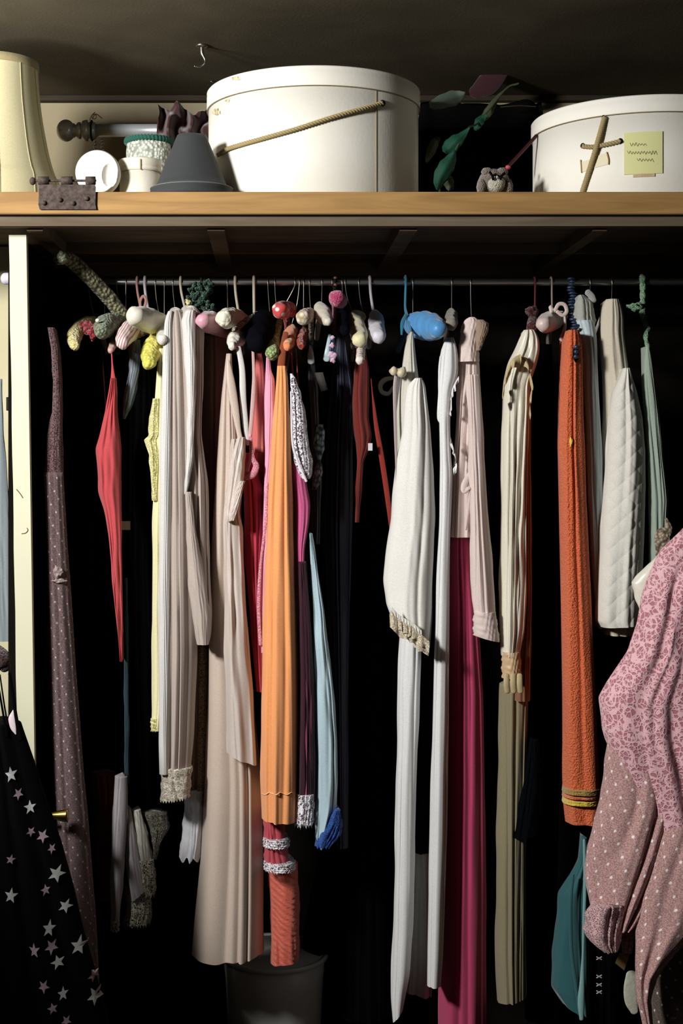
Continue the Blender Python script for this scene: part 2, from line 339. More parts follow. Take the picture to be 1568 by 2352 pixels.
# rusty hinge at the left of the edge
M_rust = mat('rusty_iron', '#5b4f4a', .75, 'rust', 0, metal=.35, col2='#3d3430')
hinge = empty('strap_hinge', P(155, 480, 2.647), 'rusty iron butt hinge on the left of the shelf edge', 'hinge')
p0, p1 = P(90, 481, 2.646), P(219, 427, 2.646)
def plate():
    pts = [(90, 428), (93, 424), (218, 424), (220, 430), (219, 470), (221, 481), (91, 481), (88, 470)]
    V = [P(x, y, 2.645) for x, y in pts]+[P(x, y, 2.6499) for x, y in pts]; n = len(pts)
    return V, [tuple(range(n)), tuple(range(2*n-1, n-1, -1))]+[(i, n+i, n+(i+1) % n, (i+1) % n) for i in range(n)]
put('leaf_plate', *plate(), M_rust, hinge, smooth=False)
for a, b in ((88, 112), (141, 167), (197, 219)): put('knuckle', *tubem([P(a, 415, 2.648), P(b, 415, 2.648)], .0078, 6, 20, spline=False, cap=False), M_rust, hinge)
put('hinge_pin', *tubem([P(78, 415, 2.648), P(219, 415, 2.648)], .0022, 6, 10), M_rust, hinge)
put('pin_ball', *blobm(P(75, 416, 2.648), .006, .006, .0075, 12, 0), M_rust, hinge)
for x, y in ((101, 466), (138, 459), (168, 467), (199, 456)): put('screw_head', *tubem([P(x, y, 2.6455), P(x, y, 2.643)], .0045, 4, 14), M_rust, hinge)
# ceiling hook
M_steel = mat('steel', '#b9b4ae', .3, 'metal', 0, metal=1)
hook = empty('ceiling_hook', P(463, 106, 2.91), 'small steel cup hook screwed into the ceiling', 'hook')
hx = P(463, 103, 2.92)
put('hook_plate', *lathem(hx[0], hx[1], [(.003, CZ-.006), (.011, CZ-.004), (.0135, CZ), (.001, CZ)], 24), M_steel, hook)
put('hook_wire', *tubem([(hx[0], hx[1], CZ-.004), P(464, 122, 2.92), P(470, 136, 2.92), P(470, 146, 2.92), P(460, 153, 2.92), P(447, 152, 2.915)], [.004, .0038, .002, .0026, .0022, .0018], 40, 10), M_steel, hook)
o = put('ceiling_screw', *tubem([P(489, 186, 3.20), P(485, 187, 3.19)], .002, 5, 8), M_steel); tag(o, 'tiny steel screw in the ceiling near the hook', 'screw')

# rail
M_rail = mat('rail_steel', '#a8aaa8', .34, 'metal', 0, metal=1)
o = put('clothes_rail', *tubem([(-.455, 3.0, RZ), (1.25, 3.0, RZ)], .0075, 12, 24, spline=True, cap=False), M_rail); tag(o, 'steel rail running below the shelf with all the hangers', 'clothes rail')

# ------------------------------------------------------------------ things on the shelf
# lampshade, cream, left
M_shade = mat('cream_silk_shade', '#e2dab0', .6, None, .2, .12, trans=.12)
M_band = mat('shade_binding', '#a89c74', .8, None, .2)
lx, ly = P(-18, 440, 2.86)[0], 2.86
def pz(y, d): return EYE+(PY-y)/F*d
prof = []
for y, x in ((440, 142), (425, 136), (400, 125), (360, 113), (300, 101), (250, 93), (200, 88), (165, 86), (150, 85)): prof.append(((x+18)/F*2.86, pz(y, 2.86)))
prof[0] = (prof[0][0], SZ+.001)
sh = empty('cream_lampshade', (lx, ly, SZ), 'cream bell lampshade cut off by the left edge, standing on the shelf', 'lampshade')
R_ = spl([(a, b, 0) for a, b in prof], 40)
put('shade_cloth', *lathem(lx, ly, [(a, b) for a, b, _ in R_][:-1]+[(R_[-1][0], R_[-1][1]), (R_[-1][0]-.002, R_[-1][1]), (prof[0][0]-.003, prof[0][1])][:2], 72), M_shade, sh)
zt = pz(150, 2.86); rt = prof[-1][0]
put('top_binding', *lathem(lx, ly, [(rt+.001, zt-.012), (rt+.0035, zt-.009), (rt+.003, zt+.004), (rt-.006, zt+.006), (rt-.01, zt)], 72), M_band, sh)
put('bottom_binding', *lathem(lx, ly, [(prof[0][0]+.001, SZ+.012), (prof[0][0]+.003, SZ+.006), (prof[0][0]+.002, SZ+.0005), (prof[0][0]-.01, SZ+.001)], 72), M_shade, sh)
for k in range(12):
    a = 2*PI*k/12+.3; pts = [(lx+math.cos(a)*(r+.001), ly+math.sin(a)*(r+.001), z) for r, z, _ in R_[::5]]
    put('shade_seam', *tubem(pts, .0006, 20, 6), M_shade, sh)

# curtain pole with ball finial, on a bracket on the wall
M_pole = mat('brushed_silver', '#b4b8bb', .32, 'metal', 0, metal=.45, spec=.8)
pole = empty('curtain_pole', P(300, 303, 3.12), 'silver curtain pole with ball finial lying behind the white jars', 'curtain pole')
dp = 3.12; u = dp/F; zc = pz(300, dp)
def X(px, d=dp): return (px-PX)/F*d
def latx(prof, cy=dp, cz=None, seg=32):
    cz = zc if cz is None else cz; V = []; Fc = []
    for x, r in prof:
        for k in range(seg): a = 2*PI*k/seg; V.append((x, cy+r*math.cos(a), cz+r*math.sin(a)))
    for i in range(len(prof)-1):
        for k in range(seg): Fc.append((i*seg+k, i*seg+(k+1) % seg, (i+1)*seg+(k+1) % seg, (i+1)*seg+k))
    Fc.append(tuple(range(seg))[::-1]); Fc.append(tuple((len(prof)-1)*seg+k for k in range(seg))); return V, Fc
put('pole_tube', *latx([(X(216), 15*u), (X(620), 15*u)]), M_pole, pole)
put('ball_finial', *latx([(X(130+21.5-21.5*math.cos(t)), max(.0004, 25*u*math.sin(t))) for t in np.linspace(.02, 2.65, 22)]), M_pole, pole)
put('finial_neck', *latx([(X(165), 12*u), (X(170), 17*u), (X(174), 13*u), (X(180), 19*u), (X(185), 19*u), (X(187), 14*u), (X(190), 22*u), (X(197), 24*u), (X(201), 24*u), (X(203), 17*u), (X(206), 20*u), (X(220), 18*u)]), M_pole, pole)
put('bracket_arm', *boxm(X(330), X(342), dp, 3.35, zc-.012, zc-.002), M_pole, pole, smooth=False)
put('bracket_foot', *boxm(X(326), X(346), dp-.006, dp+.006, SZ, zc-.012), M_pole, pole, smooth=False)
def ring(c, R, r, ax='x', n=28):
    pts = [(c[0], c[1]+R*math.cos(t), c[2]+R*math.sin(t)) if ax == 'x' else (c[0]+R*math.cos(t), c[1], c[2]+R*math.sin(t)) for t in np.linspace(0, 2*PI, n)]
    return tubem(pts, r, n*2, 8, cap=False)
put('pole_ring', *ring((X(211), dp, zc), 22*u, .0022), mat('dark_metal', '#1a1815'), pole)
put('ring_clip', *join(ring(P(216, 268, dp-.01), .005, .0012, 'z'), tubem([P(212, 272, dp), P(220, 262, dp), P(229, 268, dp), P(234, 272, dp)], .0012, 20, 6), tubem([P(206, 276, dp), P(210, 266, dp), P(218, 258, dp)], .001, 16, 6)), M_steel, pole)
for cx in (219, 235):
    for k in range(4): put('chain_bead', *blobm(P(cx+(k % 2)*2-1, 322+k*7.5, dp-.02), .0032, .0032, .0038, 8, 0), M_steel, pole)

# white disc with a sunken oval (foam ring box)
M_white = mat('matt_white', '#e3e2da', .8, 'plain', 0, .3, 120)
def disc():
    V = []; Fc = []; n = 72; c = P(223, 394, 2.80); R = 51/F*2.8; ringsR = list(np.linspace(0, .96, 40))+[1, 1.02, 1.0, .9, 0]; m = len(ringsR); n = 120
    hx, hz = 28/F*2.8, -9/F*2.8
    for j, q in enumerate(ringsR):
        for k in range(n):
            a = 2*PI*k/n; x, z = R*q*math.cos(a), R*q*math.sin(a); y = 0 if j < 39 else [.002, .006, .016, .03, .034, .034][j-39]
            if j < 40:
                e = ((x-hx)/(17/F*2.8))**2+((z-hz)/(27/F*2.8))**2; y += .013*max(0, 1-e)**.8 if e < 1 else -.002*math.exp(-(e-1)*4)
            V.append((c[0]+x, c[1]+y, c[2]+z))
    for j in range(m-1):
        for k in range(n): Fc.append((j*n+k, (j+1)*n+k, (j+1)*n+(k+1) % n, j*n+(k+1) % n))
    return V, Fc
V, Fc = disc(); V = [(x, y, max(z, SZ+.0005)) for x, y, z in V]
o = put('round_case', V, Fc, M_white); tag(o, 'white round case standing on edge with a sunken oval, behind the hinge', 'case')
# low round white box with lid band
bx = empty('lidded_box', (P(320, 440, 2.83)[0], 2.87, SZ), 'little round white box with a lid band between case and dark shade', 'box')
cxx = P(321, 440, 2.87)[0]; r = 46/F*2.87; M_pap = mat('white_card', '#ded9cb', .75, 'paint', 0, .35, col2='#d2ccbb')
zl = pz(388, 2.83); zt = pz(360, 2.83)
put('box_body', *lathem(cxx, 2.87, [(r*.97, SZ), (r, SZ+.001), (r, zl)], 56), M_pap, bx)
put('box_lid', *lathem(cxx, 2.87, [(r, zl-.001), (r+.003, zl-.001), (r+.003, zl+.006), (r+.0022, zl+.007), (r+.003, zl+.008), (r+.003, zt-.003), (r+.001, zt), (.001, zt)], 56), M_pap, bx)
put('box_band', *tubem([(cxx+(r+.004)*math.sin(a), 2.87-(r+.004)*math.cos(a), z) for a, z in ((.12, zl+.018), (.12, zl+.004), (.12, zl-.001))], .0016, 10, 8), M_band, bx)
# textured white jar with green rim behind
jr = empty('textured_jar', (P(340, 440, 2.97)[0], 2.97, SZ), 'white textured jar with dark green braided rim, behind the little box', 'jar')
cj = P(340, 440, 2.97)[0]; rj = 52/F*2.97; zj = pz(318, 2.94)
put('jar_body', *lathem(cj, 2.985, [(rj*.8, SZ), (rj*.98, SZ+.01), (rj, zj-.02), (rj*.97, zj-.004), (rj*.9, zj)], 56), mat('bobbled_white', '#d6d9d0', .9, 'knit', .1, col2='#8f9489', scale=150), jr)
put('jar_rim', *tubem([(cj+(rj*.95)*math.cos(a), 2.985+rj*.95*math.sin(a), zj+.003) for a in np.linspace(0, 2*PI, 40)], .006, 160, 10, cap=False, bumpf=lambda L, th: .3*math.sin(L*900+th)), mat('green_braid', '#1f5a4c', .85, None, .2), jr)
# dark conical lampshade
dk = empty('dark_lampshade', (P(440, 440, 2.74)[0], 2.737, SZ), 'charcoal cone lampshade standing before the large hatbox', 'lampshade')
cyd = 2.737; cxd = P(440, 440, cyd)[0]; rb = 94/F*cyd; M_char = mat('charcoal_card', '#36383a', .8, 'plain', .1, .5, 500)
zb = SZ; ztp = pz(305, 2.71)
pr = [(rb, zb+.012), (rb*.985, zb+.02), (rb*.92, zb+.035)]+[(rb*.92+(rb*.34-rb*.92)*t, zb+.035+(ztp-zb-.035)*t) for t in np.linspace(.1, 1, 12)]
pr = [(rb*.9+(.34*rb*1.05-rb*.9)*(t**1.0), zb+.02+(ztp-zb-.02)*t) for t in np.linspace(0, 1, 14)]
put('shade_wall', *lathem(cxd, cyd, [(a*1.0 if i else rb*.97, b) for i, (a, b) in enumerate(pr)], 72), M_char, dk)
put('lower_rim', *lathem(cxd, cyd, [(rb*.96, zb+.023), (rb*1.0, zb+.021), (rb*1.01, zb+.016), (rb*.985, zb+.012), (rb*1.0, zb+.008), (rb*1.0, zb+.0005), (rb*.9, zb+.0005)], 72), M_char, dk)
put('rim_bead', *tubem([(cxd+rb*1.0*math.cos(a), cyd+rb*1.0*math.sin(a), zb+.020) for a in np.linspace(0, 2*PI, 60)], .0013, 120, 6, cap=False), mat('worn_edge', '#6a6a66', .7, 'plain', 0), dk)
# maroon cloth crumpled behind
M_mar = mat('maroon_velvet', '#3d1418', .9, None, .5, .5, 400)
mb = []
def crump():
    V = []; Fc = []; nx, nz = 50, 30; d0 = 3.02
    for j in range(nz):
        for i in range(nx):
            s, t = i/(nx-1), j/(nz-1); px = 362+s*128
            top = 238+10*math.sin(s*9)+ (38*math.exp(-((s-.62)/.12)**2)) - 4*math.sin(s*23)
            py = top+(345-top)*t; y = d0+.02*math.sin(s*17+2*t)+.012*math.sin(s*31-t*4)+.008*math.sin(t*14+s*5); p = P(px+4*math.sin(t*8), py, d0); V.append((p[0], y, p[2]))
    n = len(V); V += [(x, y+.03, z) for x, y, z in V]
    for j in range(nz-1):
        for i in range(nx-1):
            a = j*nx+i; Fc += [(a, a+nx, a+nx+1, a+1), (n+a, n+a+1, n+a+nx+1, n+a+nx)]
    for i in range(nx-1): Fc += [(i, i+1, n+i+1, n+i), ((nz-1)*nx+i, n+(nz-1)*nx+i, n+(nz-1)*nx+i+1, (nz-1)*nx+i+1)]
    for j in range(nz-1): a = j*nx; Fc += [(a, n+a, n+a+nx, a+nx), (a+nx-1, a+2*nx-1, n+a+2*nx-1, n+a+nx-1)]
    return V, Fc
V, Fc = crump(); V = [(x, y, z if z > pz(344, 3.02) else SZ) for x, y, z in V]
o = put('maroon_cloth', V, Fc, M_mar); tag(o, 'crumpled dark maroon velvet cloth behind the charcoal lampshade', 'cloth')

# hatboxes
M_hat = mat('hatbox_card', '#efece2', .6, 'paint', 0, .2, col2='#e9e5d8', spec=.3)
M_rope = mat('twisted_cord', '#a08f63', .85, 'plain', .1, .3)
M_ropedk = mat('cord_hole', '#1c1712', .9, 'plain', 0)
def ropem(pts, r, strands=2, n=260, pitch=.012):
    pts = spl(pts, n); T = np.gradient(pts, axis=0); L = np.concatenate([[0], np.cumsum(np.linalg.norm(np.diff(pts, axis=0), axis=1))]); T /= np.linalg.norm(T, axis=1)[:, None]
    out = []
    a1 = np.cross(T, (0, 1, .01)); a1 /= np.linalg.norm(a1, axis=1)[:, None]; a2 = np.cross(T, a1)
    for s in range(strands):
        th = 2*PI*L/pitch+2*PI*s/strands; q = pts+(a1*np.cos(th)[:, None]+a2*np.sin(th)[:, None])*r*.5
        out.append(tubem(q, r*.62, n, 7, spline=False))
    return join(*out)
def onbox(cx, cy, R, px, py):   # point on the front of a cylinder seen at this pixel
    k = (px-PX)/F
    A = k*k+1; B = -2*(k*cx+cy); Cc = cx*cx+cy*cy-R*R; disc_ = max(0, B*B-4*A*Cc); y = (-B-math.sqrt(disc_))/(2*A); return np.array((k*y, y, EYE+(PY-py)/F*y))
def hatbox(pcx, rpx, ytop, ylid, label, seam=None):
    d0 = 2.90; cx = (pcx-PX)/F*d0; R = rpx/F*d0; df = d0-R; zt = pz(ytop, df); zl = pz(ylid, df)
    h = empty('hatbox', (cx, d0, SZ), label, 'hatbox', 'hatboxes on the shelf')
    a0 = seam; body = [(R*.99, SZ+.0003), (R, SZ+.002), (R, zl-.001)]
    put('box_body', *lathem(cx, d0, body, 128), M_hat, h)
    put('box_lid', *lathem(cx, d0, [(R-.001, zl-.002), (R+.003, zl-.002), (R+.0035, zl), (R+.0035, zt-.010), (R+.003, zt-.0095), (R+.0035, zt-.003), (R+.001, zt), (R-.006, zt+.0005), (.001, zt+.001)], 128), M_hat, h)
    put('lid_edge', *tubem([(cx+(R+.003)*math.cos(a), d0+(R+.003)*math.sin(a), zl-.0022) for a in np.linspace(0, 2*PI, 90)], .0009, 180, 6, cap=False), mat('card_edge_and_shade', '#8d7f62', .9, 'plain', 0), h)
    return h, cx, d0, R, zt, zl
h1, cx, d0, R, zt, zl = hatbox(719, 240, 150, 194, 'large round cream hatbox with a rope handle slanting across its front')
def arcstrip(cx, cy, R, p0, p1, z0, z1, th=.0012, n=24):
    a0 = math.atan2(p0[1]-cy, p0[0]-cx); a1 = math.atan2(p1[1]-cy, p1[0]-cx)
    if a1-a0 > PI: a1 -= 2*PI
    if a0-a1 > PI: a1 += 2*PI
    V = []
    for i in range(n):
        a = a0+(a1-a0)*i/(n-1)
        for r_, z in ((R, z0), (R+th, z0), (R+th, z1), (R, z1)): V.append((cx+r_*math.cos(a), cy+r_*math.sin(a), z))
    Fc = [(i*4+k, i*4+4+k, i*4+4+(k+1) % 4, i*4+(k+1) % 4) for i in range(n-1) for k in range(4)]+[(0, 1, 2, 3), (n*4-1, n*4-2, n*4-3, n*4-4)]
    return V, Fc
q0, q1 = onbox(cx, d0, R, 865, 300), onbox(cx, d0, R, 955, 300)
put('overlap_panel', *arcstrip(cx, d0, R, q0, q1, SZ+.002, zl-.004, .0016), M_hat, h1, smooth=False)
e0 = onbox(cx, d0, R+.0012, 864, 300); put('panel_edge_shade', *tubem([(e0[0], e0[1], SZ+.002), (e0[0], e0[1], zl-.004)], .0012, 8, 6), mat('card_edge_and_shade', ''), h1)  # dark tube drawn as the shaded line along the overlap's edge
pts = [onbox(cx, d0, R+.006, x, y) for x, y in ((500, 356), (520, 343), (560, 330), (610, 316), (680, 296), (760, 270), (830, 250), (878, 237))]
put('rope_handle', *ropem(pts, .0042, 2), M_rope, h1)
q = onbox(cx, d0, R+.002, 878, 237); put('rope_hole', *blobm(q, .006, .004, .0065, 10, 0), M_ropedk, h1)
# torn patches on the lid
M_tear = mat('torn_card', '#8f7b55', .95, 'rust', 0, col2='#d8cfb2')
def patch(cx, cy, R, px, py, wx, wz, seed, th=.0008):
    rs = np.random.RandomState(seed); n = 16; V = [onbox(cx, cy, R+th, px, py)]
    for k in range(n):
        a = 2*PI*k/n; q = .6+.5*rs.rand(); V.append(onbox(cx, cy, R+th, px+wx*q*math.cos(a), py+wz*q*math.sin(a)))
    return V, [(0, k+1, (k+1) % n+1) for k in range(n)]
put('torn_patch', *join(patch(cx, d0, R+.0005, 496, 258, 11, 10, 1), patch(cx, d0, R+.0005, 521, 231, 7, 5, 2), patch(cx, d0, R+.0036, 541, 180, 12, 5, 4)), M_tear, h1)
h2, cx2, d2, R2, zt2, zl2 = hatbox(1470, 243, 216, 254, 'smaller cream hatbox at the right with crossed rope and pinned note')
f = lambda x, y, e=.005: onbox(cx2, d2, R2+e, x, y)
put('rope_handle', *ropem([f(1388, 270), f(1374, 320, .009), f(1364, 355, .007), f(1350, 400), f(1337, 441), f(1335, 452)], .0048, 3), M_rope, h2)
put('rope_bar', *ropem([f(1338, 336), f(1360, 337), f(1395, 331), f(1424, 324)], .0042, 2, 140), M_rope, h2)
for x, y in ((1387, 270), (1338, 335), (1424, 324)): put('rope_hole', *blobm(f(x, y, .001), .0048, .004, .0055, 10, 0), M_ropedk, h2)
q0, q1 = f(1432, 300), f(1522, 300); zz0, zz1 = pz(396, q1[1]-.004), pz(299, q1[1]-.004)
nt_ = arcstrip(cx2, d2, R2+.0012, q0, q1, zz0, zz1, .0008)
put('yellow_note', *nt_, mat('note_paper', '#d9d89c', .85, 'plain', 0, .1), h2, smooth=False)
# faint unreadable pencil lines on the note
scr = []
rs = np.random.RandomState(3)
for (x0, x1, y) in ((1446, 1484, 331), (1440, 1508, 350), (1462, 1500, 367)):
    n = int((x1-x0)/3.2); scr.append(tubem([f(x0+(x1-x0)*i/n, y+(4.5 if i % 2 else -3.5)*(.4+.8*rs.rand()), .0026) for i in range(n+1)], .0005, n*5, 5))
put('pencil_writing', *join(*scr), mat('pencil', '#aaa878', .9, 'plain', 0), h2)
q0, q1 = f(1333, 300), f(1397, 300)
def tape():
    pts = [(1334, 372), (1354, 366), (1376, 356), (1393, 350), (1397, 377), (1376, 383), (1356, 388), (1336, 396)]
    V = [f(x, y, .0012) for x, y in pts]; return V, [(0, 1, 6, 7), (1, 2, 5, 6), (2, 3, 4, 5)]
put('old_tape', *tape(), mat('aged_tape', '#ddd3b6', .5, 'plain', 0), h2)
put('tape_edge', *join(tubem([f(1333, 368, .002), f(1334, 380, .002), f(1335, 396, .002)], .0012, 10, 6), tubem([f(1393, 350, .002), f(1397, 366, .002), f(1397, 377, .002)], .0013, 10, 6)), mat('tape_glue', '#a48956', .8, 'plain', 0), h2)
q0, q1 = f(1453, 300), f(1504, 300); put('brown_tape', *arcstrip(cx2, d2, R2+.001, q0, q1, pz(409, 2.70), pz(400, 2.70), .0006), mat('kraft_tape', '#b8966c', .7, 'rust', 0, col2='#cdb795'), h2, smooth=False)

# black bag shape added to stand in for the shade between the hatboxes
bagm = mat('shade_filler_black', '#0d0c0c', .95, None, 0, .3)
bg = empty('shade_filler', P(1100, 440, 3.15), 'added black bag shape standing in for shade behind the leaf spray, between the hatboxes', 'shade filler')
def bag():
    V = []; Fc = []; nz, ns = 26, 60; x0, x1 = P(952, 0, 3.2)[0], P(1262, 0, 3.2)[0]; cxb = (x0+x1)/2; zt_ = pz(234, 3.2)
    for j in range(nz):
        t = j/(nz-1); z = SZ+(zt_-SZ)*t; w_ = (x1-x0)/2*(1-.10*t**3); q = .07*(1-.75*t**2)
        for k in range(ns):
            a = 2*PI*k/ns; ca, sa = math.cos(a), math.sin(a); V.append((cxb+w_*abs(ca)**.6*(1 if ca > 0 else -1), 3.22+q*abs(sa)**.7*(1 if sa > 0 else -1)+.006*math.sin(a*7+t*5), z+.006*math.sin(a*5)*t))
    for j in range(nz-1):
        for k in range(ns): Fc.append((j*ns+k, j*ns+(k+1) % ns, (j+1)*ns+(k+1) % ns, (j+1)*ns+k))
    Fc += [tuple(range(ns))[::-1], tuple((nz-1)*ns+k for k in range(ns))]; return V, Fc
put('shade_filler_body', *bag(), bagm, bg)
put('drawstring', *tubem([P(1150, 246, 3.14), P(1190, 243, 3.14), P(1230, 245, 3.145)], .0015, 16, 6), mat('dim_cord', '#3a3129', .9, 'plain', 0), bg)
# artificial leaves
M_leaf = mat('leaf_green', '#11402f', .7, 'plain', 0, .6, 220)
M_leafdk = mat('leaf_dull', '#39402c', .7, 'plain', 0, .6, 220)
pl = empty('artificial_leaves', P(1020, 440, 2.83), 'dark green artificial leaf spray right of the large hatbox', 'artificial plant')
def leaf(pts, d_, tw=.25, m=None, name='leaf'):
    """pts: (px, py, half width px) down the midrib"""
    A = spl([(a, b, c) for a, b, c in pts], 26); V = []; Fc = []
    T = np.gradient(A[:, :2], axis=0); T /= np.linalg.norm(T, axis=1)[:, None]+1e-9
    for i, (x, y, w_) in enumerate(A):
        for k in range(9):
            s = (k-4)/4; nx, ny = -T[i, 1], T[i, 0]; wob = 1+.05*math.sin(i*1.1+s*3)*abs(s); p = P(x+nx*w_*s*wob, y+ny*w_*s*wob, d_); V.append((p[0], d_+.010*abs(s)*w_/20+.003*math.sin(i*.4)+tw*.01*s, p[2]))
    n = len(V); V += [(a, b+.0012, c) for a, b, c in V]
    for i in range(25):
        for k in range(8): q = i*9+k; Fc += [(q, q+1, q+10, q+9), (n+q, n+q+9, n+q+10, n+q+1)]
    edge = [k for k in range(9)]+[i*9+8 for i in range(1, 26)]+[25*9+k for k in range(7, -1, -1)]+[i*9 for i in range(24, 0, -1)]
    Fc += [(edge[j], n+edge[j], n+edge[(j+1) % len(edge)], edge[(j+1) % len(edge)]) for j in range(len(edge))]
    return put(name, V, Fc, m or M_leaf, pl)
leaf([(1078, 292, 2), (1062, 310, 10), (1045, 325, 17), (1030, 340, 16), (1020, 350, 5)], 2.80)
leaf([(1046, 345, 2), (1036, 365, 14), (1022, 388, 19), (1010, 412, 15), (1004, 437, 3)], 2.79, -.3)
leaf([(1160, 205, 2), (1143, 222, 5), (1128, 245, 9), (1118, 262, 10), (1100, 280, 3)], 2.9, .2, M_leafdk)
leaf([(1118, 262, 3), (1104, 275, 11), (1096, 290, 8), (1092, 300, 2)], 2.88, .2)
leaf([(1022, 400, 4), (1030, 415, 12), (1036, 437, 6)], 2.83, .2, M_leafdk)
leaf([(985, 240, 5), (1005, 235, 13), (1045, 222, 16), (1068, 216, 4)], 2.96, .6, mat('leaf_grey', '#59655a', .8, 'plain', 0))
leaf([(978, 372, 3), (988, 350, 10), (1000, 325, 10), (1010, 318, 3)], 2.9, .6, M_leafdk)
put('stem', *tubem([P(1190, 192, 2.9), P(1160, 206, 2.9), P(1100, 280, 2.88), P(1075, 295, 2.82), P(1046, 345, 2.8), P(1010, 430, 2.81), P(1020, 450, 2.83)], .0022, 60, 8), M_leafdk, pl)
o = put('pink_feather', *tubem([P(1090, 212, 3.15), P(1125, 190, 3.15), P(1172, 152, 3.15)], [.014, .026, .004], 30, 12, flat=.25), mat('plum_gauze', '#3d1d24', .95, None, .3)); tag(o, 'dull plum feather tucked against the ceiling above the leaves', 'feather')
o = put('red_stick', *tubem([P(1165, 384, 2.84), P(1215, 330, 2.86), P(1231, 312, 2.87)], .0035, 30, 10), mat('red_lacquer', '#3a1214', .5, 'plain', 0)); tag(o, 'thin dark red stick leaning behind the right hatbox', 'stick')
# stuffed owl
M_fur = mat('owl_fur', '#84766a', .95, 'knit', .4, col2='#6b5d52', scale=420); M_belly = mat('owl_belly', '#c9c5ae', .95, 'knit', .4, col2='#b5b09a', scale=420)
ow = empty('toy_owl', P(1136, 440, 2.76), 'small plush owl toy with stitched shut eyes, left of the right hatbox', 'toy')
c = P(1137, 414, 2.76); k = 2.76/F
put('body', *blobm((c[0], c[1]+.02, c[2]), 35*k, .03, 31*k, 22, .04, 1), M_fur, ow)
for sx_, sd in ((-1, 3), (1, 4)):
    put('ear', *blobm((c[0]+sx_*17*k, c[1]+.008, c[2]+21*k), 14*k, .012, 10*k, 14, .05, sd), M_fur, ow)
    put('wing', *blobm((c[0]+sx_*31*k, c[1]+.006, c[2]-14*k), 11*k, .014, 18*k, 14, .05, sd), M_fur, ow)
put('belly', *blobm((c[0]+2*k, c[1]-.004, c[2]-11*k), 20*k, .018, 18*k, 18, .03, 8), M_belly, ow)
for sx_, a_, b_ in ((-1, (1125, 396), (1132, 412)), (1, (1158, 398), (1149, 411))):
    put('stitched_eye', *join(tubem([P(a_[0], a_[1], 2.742), P((a_[0]+b_[0])/2+sx_*-2, (a_[1]+b_[1])/2, 2.739), P(b_[0], b_[1], 2.737)], .0025, 12, 8), tubem([P(b_[0], a_[1]+7, 2.739), P(b_[0]-sx_*6, a_[1]+6, 2.738)], .0018, 6, 6)), mat('black_thread', '#0c0b0a', .8, 'plain', 0), ow)
put('beak', *blobm((c[0]+1*k, c[1]-.020, c[2]+3*k), 3*k, .003, 4*k, 8, 0), M_belly, ow)
o = put('pink_pompom', *blobm(P(1166, 385, 2.80), 6*k, .006, 5*k, 12, .15, 3), mat('coral_pink', '#d0505a', .9, None, .3)); tag(o, 'tiny coral pink pompom beside the owl toy head', 'pompom')
# unseen light blocker shaped as a tall chest, added to shade the lower left
ch = empty('shade_blocker', (-1.2, 1.9, 0), 'added light blocker shaped as a tall dark chest, left of the closet outside the frame', 'light blocker')
M_ch = mat('dark_walnut', '#33231a', .5, 'wood', 0, col2='#241811')
put('carcass', *boxm(-1.5, -.9, 1.62, 2.15, .05, 1.35, .004), M_ch, ch, smooth=False)
put('top', *boxm(-1.52, -.88, 1.60, 2.17, 1.35, 1.375, .004), M_ch, ch, smooth=False)
for k_ in range(5): put('drawer_front', *boxm(-1.47, -.93, 1.605, 1.62, .08+k_*.252, .32+k_*.252, .003), M_ch, ch, smooth=False)
for x_ in (-1.46, -.94):
    for y_ in (1.66, 2.11): put('foot', *boxm(x_-.025, x_+.025, y_-.025, y_+.025, 0, .05), M_ch, ch, smooth=False)

# ------------------------------------------------------------------ hangers
def W(h): return mat('wire_'+h, h, .3, 'metal', 0, metal=1)
M_wire = mat('hook_wire', '#8e8a80', .3, 'metal', 0, metal=1)
GH = 'padded hangers on the rail'
def hanger(label, hk, arm, m, wire=None, hr=.0011, hookpts=None, back=True, tip=2.79, extra=None, hd=3.0, knob=0, flat=1, name='padded_hanger', wrap=None):
    """hk: (px at rail, px at neck, py at neck). arm: (px, py, r px) from centre to the near tip"""
    x0, x1, yn = hk; o_ = P(x1, yn, hd); h = empty(name, tuple(o_), label, 'hanger', GH)
    xr = (x0-PX)/F*hd; R = .0075+hr+.0006
    xn = P(x1, yn, hd); pts = []
    for t in np.linspace(-.5, PI*.97, 12): pts.append((xr, hd+R*math.cos(PI-t+PI) if False else hd-R*math.cos(PI-t)*-1 if False else hd+R*math.cos(t), RZ+R*math.sin(t)))
    # the hook goes over the rail from behind, down its near side, then to the neck
    zr = RZ; mid = (np.array(pts[-1])+xn)/2; mid[0] += .25*(xr-xn[0]); mid[1] = hd-R*.6
    pts += [(xr, hd-R, RZ-.006), tuple(mid), tuple(xn-np.array((0, 0, .008)))]
    put('hook', *tubem(pts, hr, 60, 8), wire or M_wire, h)
    if arm:
        n = len(arm); ds = np.linspace(hd-.03, tip, n); pa = [P(a[0], a[1], dd) for a, dd in zip(arm, ds)]; ra = [a[2]/F*dd for a, dd in zip(arm, ds)]
        if n >= 2:
            c = P(x1, max(yn+6, arm[0][1]-2), hd); r0 = ra[0]*.5
            if back:
                e = pa[0]-pa[-1]; bk = np.array((c[0]+e[0]*.4, hd+.19, c[2]-.05)); pa = [bk, np.array((c[0]*.6+bk[0]*.4, hd+.09, c[2]-.012)), c]+pa; ra = [r0*.8, r0, r0]+ra
        put('padded_arm', *tubem(pa, ra, 220 if wrap else 60, 28 if wrap else 22, flat=flat, bumpf=wrap or (lambda L, t: .045*math.sin(3*t+L*45)+.03*math.sin(5*t-L*110)+.02*math.sin(2*t+L*190))), m, h)
    return h
satin = lambda n, c, **k: mat(n, c, .42, None, .3, .2, 700, spec=.4, **k)
